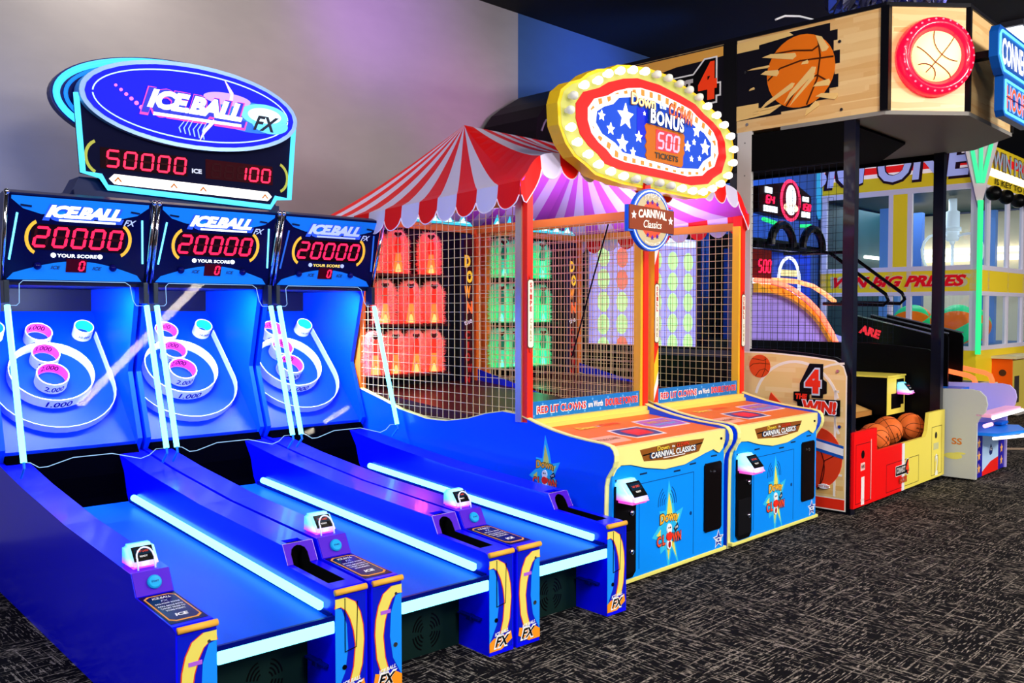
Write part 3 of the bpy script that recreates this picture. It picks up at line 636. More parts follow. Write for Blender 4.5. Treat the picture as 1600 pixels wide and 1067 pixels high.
    # burst logo
    def burst(cx, cz, s, Fm, par):
        rays = [(0, 1.6), (18, .62), (45, .9), (62, .55), (95, 1.15), (115, .6), (140, .85), (158, .55), (180, 1.25), (200, .6), (212, 1.45), (228, .6), (255, .85), (268, .55), (300, 1.2), (318, .6), (342, .95)]
        P1 = [(cx + s * (r * 1.08 + .12) * math.sin(math.radians(-a)) * .75, cz + s * (r * 1.08 + .12) * math.cos(math.radians(a))) for a, r in rays]
        P2 = [(cx + s * .88 * r * math.sin(math.radians(-a)) * .75, cz + s * .88 * r * math.cos(math.radians(a))) for a, r in rays]
        items = [('p', P1, mat('#30c0f0', .4)), ('+',), ('p', P2, mat('#e8e060', .4)), ('+',), ('c', cx, cz, (s * .5, s * .5), mat('#28b8f0', .4)), ('+',)]
        items += outline_text('Down', cx - s * .02, cz + s * .45, (s * 1.05, s * .36), mat('#ffb838'), mat('#40200c'), b=.03, eb=.07, arc=s * .06)
        items += [('p', [(cx + s * .3, cz + s * .02), (cx + s * .55, cz + s * .2), (cx + s * .62, cz + s * .02), (cx + s * .4, cz - s * .14)], mat('#182840')), ('+',), ('t', 'THE', cx + s * .46, cz + s * .04, (s * .2, s * .08), WHT, dict(rot=.3)), ('+',)]
        items += outline_text('C', cx - s * .62, cz - s * .32, (s * .27, s * .36), mat('#ff5030'), mat('#501008'), b=.03, eb=.07)
        items += outline_text('L', cx - s * .33, cz - s * .3, (s * .18, s * .36), mat('#ff5030'), mat('#501008'), b=.03, eb=.07)
        items += outline_text('WN', cx + s * .46, cz - s * .3, (s * .55, s * .34), mat('#ff5030'), mat('#501008'), b=.03, eb=.07)
        items += [('c', cx, cz + s * .05, (s * .15, s * .2), WHT), ('c', cx, cz - s * .5, (s * .14, s * .2), WHT), ('+',), ('c', cx - s * .05, cz + s * .1, s * .035, BLK), ('c', cx + s * .05, cz + s * .1, s * .035, BLK),
                  ('c', cx, cz - s * .22, s * .17, mat('#f83020', .3)), ('c', cx, cz - s * .52, (s * .08, s * .12), mat('#a01018'))]
        art('burst_logo', par, Fm, items, th=.0006)
    burst(.575, .255, .165, F, fp)
    if not right: burst(-.47, .60, .13, LEFT((-.0005, 0, 0)), t)
    def star(cx, cz, r): 
        return [('s', cx, cz, r, WHT), ('+',), ('s', cx, cz, r * .78, mat('#1830a0')), ('+',), ('t', 'ICE', cx, cz - .003, (r * 1.15, r * .45), WHT, dict(b=.05))]
    art('star_badge', fp, F, star(1.13, .1, .065), th=.0008)
    # coin and bill panels
    def rrect(x0, x1, z0, z1, c): return [(x0 + c, z0), (x1 - c, z0), (x1, z0 + c), (x1, z1 - c), (x1 - c, z1), (x0 + c, z1), (x0, z1 - c), (x0, z0 + c)]
    b = B(); prism(b, rrect(.045, .235, .05, .615, .03), -.024, -.01, 'y'); cp = obj('coin_panel', b, BLK, t)
    b = B()
    for z in (.425, .2):
        lathe(b, [(0, 0), (.017, 0), (.015, .012), (0, .016)], 14, FRONT((.19, -.024, z)))
    obj('lock', b, CHR, cp, smooth=True)
    b = B(); box(b, .06, .22, -.027, -.024, .08, .32, .001); obj('coin_door', b, mat('#101014', .3), cp)
    card_reader(t, .135, -.06, .5, s=1.5, guard=False)
    b = B(); prism(b, rrect(.955, 1.15, .17, .61, .015), -.022, -.01, 'y'); bp = obj('ticket_panel', b, mat('#0a0608', .25), t)
    b = B(); lathe(b, [(0, 0), (.012, 0), (0, .012)], 12, FRONT((1.06, -.022, .55))); lathe(b, [(0, 0), (.008, 0), (0, .008)], 12, FRONT((1.02, -.022, .555))); obj('lock', b, CHR, bp)
    # posts
    PR = mat('#f83020', .3); PY = mat('#f4c430', .35)
    b = B(); box(b, 0, .05, .62, .70, .9, 2.33)
    if right:
        lp = obj('post', b, PY, t, 'red, yellow and white diagonally striped post')
        it = [('r', 0, .05, .9, 2.3, PY), ('+',)]
        k = 0; z = .72
        sw = mat('#f4e8e8', .35)
        while z < 2.3:
            for c_, hgt in ((PR, .22), (sw, .09), (PY, .17)):
                lo = [(0, z), (.05, z + .12), (.05, z + .12 + hgt), (0, z + hgt)]
                lo = [(x_, min(max(q, .9), 2.3)) for x_, q in lo]
                if c_ is not PY and lo[2][1] - lo[1][1] > .001 or lo[3][1] - lo[0][1] > .001: it.append(('p', lo, c_))
                z += hgt
        art('stripes', lp, FRONT((0, .62, 0)), it, th=.001)
        sk = 'SKILL GAME'
    else:
        lp = obj('post', b, PR, t, 'red post'); sk = 'SWIPE CARD'
        b = B(); box(b, -.012, 0, .66, .71, .9, 2.33); obj('post_edge', b, mat('#c0b0a0', .25, metal=.6), lp)
    def vert_sign(x, zc, s, par):
        n = len(s); hh = .42
        items = [('p', rrect(x - .028, x + .028, zc - hh / 2, zc + hh / 2, .012), mat('#604028')), ('+',), ('p', rrect(x - .023, x + .023, zc - hh / 2 + .006, zc + hh / 2 - .006, .01), mat('#f4ead8', .4)), ('+',)]
        for i, ch in enumerate(s):
            if ch != ' ': items.append(('t', ch, x, zc + hh * .43 - (i + .2) * hh * .86 / n, (.02, .03), mat('#c83028') if i < n * .55 else mat('#b8a878'), dict(b=.04)))
        items += [('c', x, zc + hh / 2 + .012, .012, mat('#c83028')), ('c', x, zc - hh / 2 - .012, .012, mat('#c83028'))]
        art('post_sign', par, FRONT((0, .615, 0)), items, label='vertical white sign reading ' + s, th=.001)
    vert_sign(.025, 1.56, sk, lp)
    b = B(); box(b, DW - .05, DW, .62, .70, .9, 2.33); rp = obj('post', b, PR, t, 'red post')
    b = B(); box(b, DW - .075, DW - .05, .63, .69, .86, 2.25); obj('post_edge', b, mat('#e8b830', .35), rp)
    if right: vert_sign(DW - .025, 1.5, 'SKILL GAME', rp)
    # sill with sign
    b = B(); box(b, .03, DW - .03, .60, .68, .86, .915); box(b, .03, DW - .03, .585, .61, .86, .885); obj('sill', b, mat('#f0d868', .4), t)
    b = B(); box(b, .05, DW - .075, .64, .646, .915, 1.02); sg = obj('slogan_strip', b, mat('#2078c8', .3), t)
    it = [('t', 'RED LIT CLOWNS', .34, .965, (.46, .05), mat('#ff3828', .4, .3), dict(b=.04)), ('t', 'are Worth', .68, .965, (.18, .04), WHT, dict(b=.02)), ('t', 'DOUBLE POINTS!', .93, .965, (.38 if False else .28, .05), mat('#ff3828', .4, .3), dict(b=.04))]
    it = [('t', 'RED LIT CLOWNS', .34, .966, (.475, .055), WHT, dict(b=.05)), ('t', 'DOUBLE POINTS!', .95, .966, (.36, .052), mat('#f0a0a0'), dict(b=.03)), ('+',), ('t', 'RED LIT CLOWNS', .34, .966, (.46, .045), mat('#e82818'), dict(b=.02)), ('t', 'DOUBLE POINTS!', .95, .966, (.345, .045), mat('#e82818'), dict(b=.02)), ('t', 'are Worth', .67, .966, (.15, .04), WHT, dict(b=.03))]
    for k in range(14): it.insert(0, ('s', .08 + k * .08, .93 + .07 * (k % 2), .012, mat('#60b0f0')))
    art('slogan', sg, FRONT((0, .64, 0)), it, th=.001)
    # cage
    WIRE = mat('#d8c48c', .4); YB = mat('#c08028', .4)
    b = B(); wire_grid(b, frame((.015, 2.38, .86), (0, -1, 0), (0, 0, 1)), 1.68, 1.36, .058, .0016); obj('wire_side', b, WIRE, t)
    b = B(); wire_grid(b, frame((DW - .02, 2.38, .86), (0, -1, 0), (0, 0, 1)), 1.68, 1.36, .058, .0016); obj('wire_side', b, WIRE, t)
    for x in (.0, DW - .045):
        b = B(); box(b, x, x + .04, .70, 2.40, 2.22, 2.28); obj('top_rail', b, YB, t)
    b = B(); box(b, .03, DW - .03, 2.36, 2.42, 2.22, 2.27); box(b, .1, .14, 2.36, 2.40, .9, 2.22) if False else None; obj('top_rail', b, YB, t)
    b = B(); box(b, .0, .05, 2.34, 2.42, .9, 2.25); obj('rear_post', b, mat('#f07828', .4), t)
    b = B(); box(b, DW - .05, DW, 2.34, 2.42, .9, 2.25); obj('rear_post', b, mat('#f07828', .4), t)
    b = B(); box(b, .03, DW - .03, 2.40, 2.42, .86, 2.25); bk = obj('rear_wall', b, mat('#0a0818', .5), t)
    b = B(); prism(b, [(.68, .86), (2.4, 1.0), (2.4, .9), (.68, .7)], .03, DW - .03, 'x'); obj('ball_floor', b, mat('#3a1410', .4), t)
    b = B(); prism(b, [(1.6, .93), (2.38, 1.10), (2.38, .99), (1.6, .93)][:3], DW - .034, DW - .03, 'x'); obj('kick_panel', b, mat('#1828c0', .4), t)
    if not right:
        b = B(); tube(b, [(1.17, .94 - 0, 2.2), (1.17, 1.1, 1.76), (1.17, 1.28, 1.24)], .006, 6); obj('hanging_cable', b, BLK, t, 'black diagonal cable')
    pts = [(.06, 0)]
    for k in range(7): x_ = .06 + k * .15; pts += [(x_ + .03, .035), (x_ + .075, .12), (x_ + .1, .04), (x_ + .15, .03)]
    pts += [(1.14, 0)]
    art('light_crest', t, FRONT((0, 2.352, 2.275)), [('p', [(x_, max(z_, 0)) for x_, z_ in pts], glow('#28c8e0', 1.0)), ('+',), ('p', [(x_ , z_ * .5 + .004) for x_, z_ in pts[1:-1]], glow('#e0fcff', 1.6))], label='cyan and white lit jagged crest', th=.004)
    # DOWN the CLOWN wing
    b = B(); box(b, DW - .27, DW - .13, 2.28, 2.30, .92, 2.2); wg = obj('title_board', b, mat('#141034', .4), t)
    it = [('r', DW - .24, DW - .15, 1.0, 2.17, mat('#380810', .4))] + [('+',)]
    for i, ch in enumerate('DOWN'): it.append(('t', ch, DW - .195 + (.012 if i % 2 else -.01), 1.98 - i * .125, (.065, .1), mat(['#f0c828', '#f0c828', '#f09020', '#e86020'][i], .4, .35), dict(b=.06)))
    it.append(('t', 'the', DW - .2, 1.49, (.09, .045), WHT, dict(rot=.3)))
    for i, ch in enumerate('CLOWN'): it.append(('t', ch, DW - .195 + (.012 if i % 2 else -.01), 1.38 - i * .09, (.055, .07), mat('#a81818', .4, .1), dict(b=.06)))
    art('title_letters', wg, FRONT((0, 2.28, 0)), it, th=.002)
    # clowns on shelves
    rows = [(1.86, [.10, .31, .63] if right is False else [.02 + .11, .26, .60]), (1.48, [.19, .43, .66]), (1.10, [.10, .285, .48, .655])]
    if right: rows = [(1.86, [.13, .33, .60]), (1.48, [.10, .27, .44, .61]), (1.10, [.10, .27, .44, .61])]
    for z, xs in rows:
        b = B(); box(b, .06, .76, 2.20, 2.39, z - .022, z - .004); obj('shelf', b, mat('#3a0808' if kind == 'red' else '#083020', .4), t)
        for x in xs:
            c = bpy.data.objects.new('clown_target', fur_mesh(kind)); COL.objects.link(c); c.parent = t; c.location = (x, 2.30, z); c.rotation_euler = (0, 0, random.uniform(-.5, .5)); c.scale = (.95, .95, 1.0)
            c['label'] = 'shaggy ' + kind + ' lit clown target'
            f_ = bpy.data.objects.new('clown_body', fig_mesh(kind)); COL.objects.link(f_); f_.parent = c
            f_.rotation_euler = (0, 0, -c.rotation_euler.z - .55)
    for z, xs in rows:
        l = bpy.data.lights.new('cage_light', 'POINT'); l.energy = 1.4; l.color = (1, .1, .06) if kind == 'red' else (.05, 1, .45); l.shadow_soft_size = .05
        o = bpy.data.objects.new('cage_light', l); COL.objects.link(o); o.parent = t; o.location = (.4, 2.08, z + .12)
    l = bpy.data.lights.new('tent_light', 'AREA'); l.size = .6; l.energy = 18; l.color = (.72, .55, 1)
    o = bpy.data.objects.new('tent_light', l); COL.objects.link(o); o.parent = t; o.location = (.6, 1.3, 2.15); o.rotation_euler = (PI, 0, 0)
    return t
clown_cabinet(-1.21, 'red', 'left of the two clown toss games, rows of fluffy clowns glowing red', False)
clown_cabinet(.08, 'green', 'right of the two clown toss games, rows of fluffy clowns glowing green', True)

# ------------------------------------------------------------------ tent canopy
def canopy():
    t = thing('tent_canopy', 'red and white striped carnival tent roof with scalloped edge over the clown toss games', 'canopy', FD.w(0, 0, 2.25), FD.a)
    z0 = -2.25
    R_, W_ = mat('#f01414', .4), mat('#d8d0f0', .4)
    xl, xr, yf, yb = -1.29, 1.31, .60, 3.05
    A, Bp = Vector((-.63, 1.83, 2.95)), Vector((.70, 1.83, 2.95))
    b = B()
    def eave(p): # height of the eave; a little higher at corners
        x, y = p
        cx = min(abs(x - xl), abs(x - xr)); cy = min(abs(y - yf), abs(y - yb))
        base = 2.35 - .05 * (y - yf)
        if abs(y - yf) < 1e-4: base += .21 * (1 - math.exp(-max(0, cx - .03) / .09)) - .09 * math.exp(-((x - .04) / .22) ** 2)
        return base
    def face(P, Q, TA, TB, n):
        for i in range(n):
            for k in range(10):
                def pt(u, s):
                    e = Vector((P[0] + (Q[0] - P[0]) * u, P[1] + (Q[1] - P[1]) * u)); tp = TA.lerp(TB, u); ez = eave(e)
                    return Vector((tp.x + (e.x - tp.x) * s, tp.y + (e.y - tp.y) * s, z0 + tp.z + (ez - tp.z) * (1 - (1 - s) ** 1.28)))
                u0, u1, s0, s1 = i / n, (i + 1) / n, k / 10, (k + 1) / 10
                q = [pt(u0, s0), pt(u1, s0), pt(u1, s1), pt(u0, s1)]
                vs = []
                for c in q:
                    if not vs or (c - vs[-1].co).length > 1e-5: vs.append(b.verts.new(c))
                if (vs[0].co - vs[-1].co).length < 1e-5: vs.pop()
                if len(vs) > 2: b.faces.new(vs).material_index = i % 2
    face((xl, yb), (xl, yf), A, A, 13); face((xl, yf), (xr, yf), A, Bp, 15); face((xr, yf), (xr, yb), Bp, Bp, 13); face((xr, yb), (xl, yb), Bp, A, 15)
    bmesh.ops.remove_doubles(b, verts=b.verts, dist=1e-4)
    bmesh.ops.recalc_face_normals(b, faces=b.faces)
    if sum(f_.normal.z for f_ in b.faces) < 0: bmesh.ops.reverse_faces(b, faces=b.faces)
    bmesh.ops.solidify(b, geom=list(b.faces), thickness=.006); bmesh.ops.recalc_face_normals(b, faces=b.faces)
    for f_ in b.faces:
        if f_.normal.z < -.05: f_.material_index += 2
    obj('roof', b, [R_, W_, mat('#cc58d0', .6), mat('#dcc0ec', .6)], t, recalc=False)  # orchid and lilac undersides: blue light on the cloth's reverse, put into its colour
    v = B()
    def val(P, Q, n, inv=0):
        d = Vector((Q[0] - P[0], Q[1] - P[1])); L = d.length / n; d.normalize(); out = Vector((d.y, -d.x))
        for i in range(n):
            a = Vector(P) + d * (i * L)
            pts = []; N = 10
            rowsu = []
            for k in range(N + 1):
                u = k / N; e = a + d * (u * L); zt = eave(e) + z0
                dep = .085 + .075 * (math.sin(PI * u) ** .6 if 0 < u < 1 else 0)
                o_ = out * (.010 + .012 * math.sin(PI * u))
                rowsu.append((Vector((e.x, e.y, zt)), Vector((e.x + o_.x, e.y + o_.y, zt - dep))))
            for (t0, b0), (t1, b1) in zip(rowsu, rowsu[1:]):
                f_ = v.faces.new([v.verts.new(c) for c in (t0, b0, b1, t1)]); f_.material_index = (i + inv) % 2
    val((xl, yb), (xl, yf), 13); val((xl, yf), (xr, yf), 15); val((xr, yf), (xr, yb), 13); val((xr, yb), (xl, yb), 15)
    bmesh.ops.remove_doubles(v, verts=v.verts, dist=1e-4); bmesh.ops.solidify(v, geom=list(v.faces), thickness=.004)
    vo = obj('valance', v, [R_, W_], t)
    e = B(); 
    def hem(P, Q, n):
        d = Vector((Q[0] - P[0], Q[1] - P[1])); L = d.length / n; d.normalize(); out = Vector((d.y, -d.x)); pts = []
        for i in range(n):
            a = Vector(P) + d * (i * L)
            for k in range(11):
                u = k / 10; q = a + d * (u * L); dep = .085 + .075 * (math.sin(PI * u) ** .6 if 0 < u < 1 else 0); o_ = out * (.010 + .012 * math.sin(PI * u))
                pts.append((q.x + o_.x, q.y + o_.y, eave(q) + z0 - dep))
        tube(e, pts, .004, 5)
    hem((xl, yb), (xl, yf), 13); hem((xl, yf), (xr, yf), 15); obj('valance_hem', e, mat('#f4e8f8', .4), vo)
canopy()

# ------------------------------------------------------------------ bonus sign
def bonus():
    t = thing('bonus_sign', 'marquee bulb sign reading Down the Clown Bonus 500 tickets above the tent front', 'sign', FD.w(-.15, .45, 2.4), FD.a)
    def T(l): return [(x + .15, z - 2.4) for x, z in l]
    outer = [(-1.13, 2.81), (-1.1, 2.89), (-1.02, 2.95), (-.92, 2.985), (-.86, 3.03), (-.76, 3.075), (-.64, 3.1), (-.56, 3.14), (-.44, 3.16), (-.24, 3.18), (-.04, 3.175), (.17, 3.14), (.36, 3.1), (.45, 3.06), (.58, 3.02), (.68, 2.96), (.79, 2.9), (.84, 2.79), (.83, 2.66), (.77, 2.56), (.68, 2.49), (.54, 2.44), (.47, 2.39), (.32, 2.37), (.1, 2.375), (-.12, 2.38), (-.51, 2.39), (-.78, 2.42), (-.88, 2.47), (-.98, 2.51), (-1.06, 2.58), (-1.12, 2.68)]
    red = [(-.97, 2.83), (-.9, 2.91), (-.75, 2.96), (-.66, 3.01), (-.51, 3.06), (-.36, 3.09), (-.12, 3.09), (.13, 3.06), (.31, 3.03), (.42, 2.98), (.54, 2.94), (.64, 2.89), (.70, 2.82), (.72, 2.71), (.66, 2.59), (.55, 2.54), (.48, 2.49), (.27, 2.46), (-.03, 2.47), (-.32, 2.475), (-.55, 2.48), (-.69, 2.5), (-.76, 2.55), (-.85, 2.59), (-.93, 2.65), (-.97, 2.74)]
    blue = [(-.78, 2.81), (-.71, 2.85), (-.62, 2.88), (-.56, 2.93), (-.40, 2.96), (-.2, 2.965), (-.02, 2.95), (.16, 2.93), (.27, 2.88), (.41, 2.84), (.50, 2.78), (.50, 2.69), (.40, 2.64), (.34, 2.58), (.09, 2.56), (-.28, 2.58), (-.52, 2.59), (-.60, 2.64), (-.73, 2.68), (-.79, 2.74)]
    def sc(l, kx, kz, cx=-.13, cz=2.77): return [(cx + (x - cx) * kx, cz + (z - cz) * kz) for x, z in l]
    b = B(); prism(b, T(outer), 0, .09, 'y'); bd = obj('sign_box', b, mat('#f0c020', .35), t)
    b = B(); box(b, .1, .2, .09, .16, .06, .16); box(b, -.3, -.2, .09, .16, .06, .16); obj('bracket', b, RED, t)
    F = FRONT((0, 0, 0)); CR = glow('#c8c860', .25, '#a8a858')
    rw = T(red); inn = T(sc(red, .87, .82)); bw = T(sc(blue, 1.07, 1.1)); bl = T(blue)
    it = [('p', T(sc(outer, .975, .95)), CR), ('+',), ('+',), ('p', rw, glow('#f00c10', .3, '#b00000')), ('+',), ('p', inn, glow('#fff4f0', .5, '#d8d0d0')), ('+',)]
    n = 34; per = T(sc(red, .81, .73))
    segs = []; tot = 0; m_ = len(per)
    for i in range(m_):
        a_, c_ = Vector(per[i]), Vector(per[(i + 1) % m_]); segs.append((tot, a_, c_)); tot += (c_ - a_).length
    for k in range(n):
        s = tot * k / n
        for (s0, a_, c_) in reversed(segs):
            if s >= s0:
                d = (c_ - a_).normalized(); p = a_ + d * (s - s0); it.append(('l', [p - d * .018, p + d * .018], .04, mat('#e07828', .4, .4))); break
    it += [('+',), ('p', bw, glow('#ffffff', .6, '#d8d8d8')), ('+',), ('p', bl, mat('#0438b0', .5, .2, 0, 0, '#0060f0')), ('+',), ('r', -.38 + .15, -.26 + .15, .3, .5, mat('#0418b0', .5, .25, 0, 0, '#0030f0')), ('+',)]
    for x, z, r in ((-.5, 2.82, .085), (-.74, 2.79, .035), (-.65, 2.72, .04), (-.36, 2.71, .04), (-.53, 2.645, .06), (-.42, 2.605, .03), (.31, 2.84, .045), (.20, 2.72, .04), (.42, 2.74, .06), (.28, 2.76, .022), (.25, 2.64, .022), (.35, 2.655, .02), (-.3, 2.87, .015), (-.02, 2.605, .02)):
        it.append(('s', x + .15, z - 2.4, r, glow('#ffffff', 1.5, '#ffffff')))
    it += [('+',), ('p', T([(-.3, 2.79), (-.28, 2.81), (.14, 2.80), (.16, 2.78), (.15, 2.75), (.165, 2.73), (.145, 2.70), (.16, 2.67), (.14, 2.64), (.14, 2.585), (.12, 2.565), (-.27, 2.575), (-.29, 2.6), (-.275, 2.63), (-.295, 2.66), (-.275, 2.69), (-.295, 2.72), (-.28, 2.75)]), mat('#a05008', .5, .3, 0, 0, '#d07010')), ('+',),
           ('r', -.18 + .15, .07 + .15, .25, .385, mat('#b80820', .3, .6)), ('+',), ('d', '500', -.16 + .15, .265, .058, .1, .014, glow('#ff90a8', 2))]
    it += [('t', 'TICKETS', -.06 + .15, .213, (.27, .04), BLK, dict(b=.03))]
    it += outline_text('Down', -.32 + .15, .545, (.26, .075), glow('#fff0a0', 1.1, '#ffe060'), mat('#703010'), b=.02, eb=.055)
    it += outline_text('the', -.115 + .15, .545, (.075, .04), WGLOW, mat('#0838a0'), b=.02, eb=.06)
    it += outline_text('CLOWN', .09 + .15, .52, (.27, .085), glow('#ff5828', 1.0, '#ff6030'), mat('#701810'), b=.02, eb=.055, rot=-.12)
    it += outline_text('BONUS', -.07 + .15, .452, (.38, .095), glow('#ffffff', 1.3, '#ffffff'), mat('#102050'), b=.03, eb=.065, sp=1.12, rot=-.04)
    art('sign_face', bd, F, it, th=.0022)
    bulbs = [(-1.03, 2.86), (-.93, 2.94), (-.80, 2.99), (-.70, 3.05), (-.58, 3.09), (-.45, 3.12), (-.32, 3.135), (-.19, 3.14), (-.06, 3.14), (.07, 3.125), (.19, 3.105), (.31, 3.075), (.42, 3.03), (.54, 2.985), (.64, 2.93), (.73, 2.86), (.775, 2.77), (.765, 2.67), (.70, 2.57), (.60, 2.50), (.49, 2.455), (.37, 2.42), (.24, 2.415), (.11, 2.42), (-.02, 2.425), (-.15, 2.43), (-.28, 2.43), (-.41, 2.43), (-.54, 2.435), (-.67, 2.45), (-.79, 2.48), (-.89, 2.53), (-.99, 2.59), (-1.05, 2.67), (-1.06, 2.77)]
    on = glow('#fffcf0', 1.5, '#ffffff'); off = mat('#c8c8c0', .1, .25)
    b = B(); lathe(b, [(0, .0), (.014, 0), (.016, .012), (.025, .03), (.027, .045), (.02, .062), (0, .07)], 12, FRONT((0, 0, 0))); me1 = bpy.data.meshes.new('bulb'); bmesh.ops.recalc_face_normals(b, faces=b.faces); b.to_mesh(me1); b.free()
    for p in me1.polygons: p.use_smooth = True
    me2 = me1.copy(); me1.materials.append(on); me2.materials.append(off)
    for i, (x, z) in enumerate(bulbs):
        o = bpy.data.objects.new('bulb', me2 if i in (7, 8, 9, 10, 11, 24, 25, 26, 27, 34, 0) else me1); COL.objects.link(o); o.parent = t; o.location = (x + .15, 0, z - 2.4)
    l = bpy.data.lights.new('sign_light', 'AREA'); l.size = 1.2; l.energy = .8; l.color = (1, .9, .7)
    o = bpy.data.objects.new('sign_light', l); COL.objects.link(o); o.parent = t; o.location = (0, -.12, .35); o.rotation_euler = (PI / 2 + .3, 0, 0)
bonus()
def medallion():
    t = thing('medallion_sign', 'round Carnival Classics medallion hanging below the bulb sign', 'sign', FD.w(-.26, .40, 1.98), FD.a)
    b = B(); prism(b, [(.215 * math.cos(a * PI / 20), .195 + .205 * math.sin(a * PI / 20)) for a in range(40)], 0, .03, 'y')
    prism(b, [(-.25, .11), (.25, .11), (.25, .28), (-.25, .28)], .001, .029, 'y'); bd = obj('board', b, mat('#1060e0', .3), t, 'blue rimmed round board')
    BR2 = mat('#8a3818', .45)
    it = [('c', 0, .195, (.205, .195), mat('#d8e8ff', .3, .3)), ('+',), ('c', 0, .195, (.195, .185), mat('#1858d0', .3)), ('+',), ('c', 0, .195, (.182, .172), mat('#c8b890', .4)), ('+',), ('c', 0, .195, (.125, .118), mat('#ff4a28', .35, .2)), ('+',),
          ('p', [(-.245, .125), (.245, .115), (.245, .27), (-.245, .28)], BR2), ('+',), ('s', -.2, .215, .03, WHT), ('s', .205, .20, .03, WHT)]
    for x, z in ((-.05, .305), (.0, .31), (.055, .3), (-.05, .095), (.0, .08), (.055, .09)): it.append(('s', x, z, .018, mat('#5018a0')))
    it += [('+',), ('t', 'CARNIVAL', 0, .225, (.31, .055), mat('#fff0e0', .4, .2), dict(b=.04, arc=.01)), ('t', 'Classics', 0, .165, (.2, .05), mat('#fff0e0', .4, .2), dict(b=.01, sh=.25)),
           ('t', 'STEP RIGHT UP', 0, .335, (.17, .03), mat('#f8f4e8'), dict(b=.02, arc=.018)), ('t', 'WWW.ICEGAME.COM', 0, .052, (.17, .02), mat('#f8f4e8'), dict(b=.02, arc=-.018))]
    art('emblem', bd, FRONT((0, 0, 0)), it, th=.0015)
    b = B(); box(b, .2, .26, .03, .22, .18, .3); box(b, -.03, .03, .03, .06, .3, .46); obj('hanger', b, RED, t)
medallion()

# ------------------------------------------------------------------ basketball cabinet
def wood():
    m = bpy.data.materials.new('court_wood'); m.use_nodes = True; nt = m.node_tree; b = nt.nodes['Principled BSDF']
    tc = nt.nodes.new('ShaderNodeTexCoord'); mp = nt.nodes.new('ShaderNodeMapping'); mp.inputs['Scale'].default_value = (2.2, 2.2, 26)
    nt.links.new(tc.outputs['Object'], mp.inputs[0])
    v = nt.nodes.new('ShaderNodeTexVoronoi'); v.inputs['Scale'].default_value = 1; v.inputs['Randomness'].default_value = .75
    v.distance = 'CHEBYCHEV'; nt.links.new(mp.outputs[0], v.inputs['Vector'])
    r = nt.nodes.new('ShaderNodeValToRGB'); nt.links.new(v.outputs['Color'], r.inputs[0])
    r.color_ramp.elements[0].color = lin('#e0a860'); r.color_ramp.elements[1].color = lin('#f6d496')
    nt.links.new(r.outputs[0], b.inputs['Base Color']); b.inputs['Roughness'].default_value = .35
    return m
WOOD = wood(); WOODF = mat('#f0c878', .4); PLANK = mat('#f4cc80', .4)
def logo4(x, y, s):
    """CONNECT 4 wordmark"""
    g = mat('#c8c4c4', .4)
    return [('p', [(x - s * .92, y + s * .22), (x + s * .38, y + s * .22), (x + s * .62, y + s * .46), (x + s * .90, y + s * .46), (x + s * .90, y - s * .02), (x + s * .98, y - s * .02), (x + s * .98, y - s * .28), (x + s * .90, y - s * .28), (x + s * .90, y - s * .4), (x + s * .58, y - s * .4), (x + s * .58, y - s * .32), (x - s * .92, y - s * .32)], WHT), ('+',),
            ('p', [(x - s * .89, y + s * .19), (x + s * .40, y + s * .19), (x + s * .64, y + s * .43), (x + s * .87, y + s * .43), (x + s * .87, y - s * .05), (x + s * .95, y - s * .05), (x + s * .95, y - s * .25), (x + s * .87, y - s * .25), (x + s * .87, y - s * .37), (x + s * .61, y - s * .37), (x + s * .61, y - s * .29), (x - s * .89, y - s * .29)], BLK), ('+',),
            ('t', 'CONNECT', x - s * .22, y - s * .03, (s * 1.22, s * .32), g, dict(b=.05)), ('t', '4', x + s * .7, y + s * .03, (s * .4, s * .7), mat('#f84018', .35, .15), dict(b=.06))]
def bball_art(x, y, r, m=None):
    L = mat('#502008', .5); m = m or mat('#f07818', .4)
    return [('c', x, y, r, m), ('+',), ('l', [(x - r * .97, y - r * .1)] + [(x - r * .6, y + r * .18), (x, y + r * .28), (x + r * .96, y + r * .22)], r * .045, L),
            ('l', [(x + r * .5, y + r * .85), (x + r * .58, y + r * .3), (x + r * .5, y - r * .3), (x + r * .2, y - r * .96)], r * .045, L),
            ('l', [(x - r * .75, y + r * .62), (x - r * .2, y + r * .6), (x + r * .35, y + r * .5), (x + r * .7, y + r * .68)], r * .045, L),
            ('l', [(x - r * .4, y - r * .9), (x + r * .0, y - r * .35), (x + r * .5, y - r * .2), (x + r * .85, y - r * .45)], r * .045, L), ('+',)]
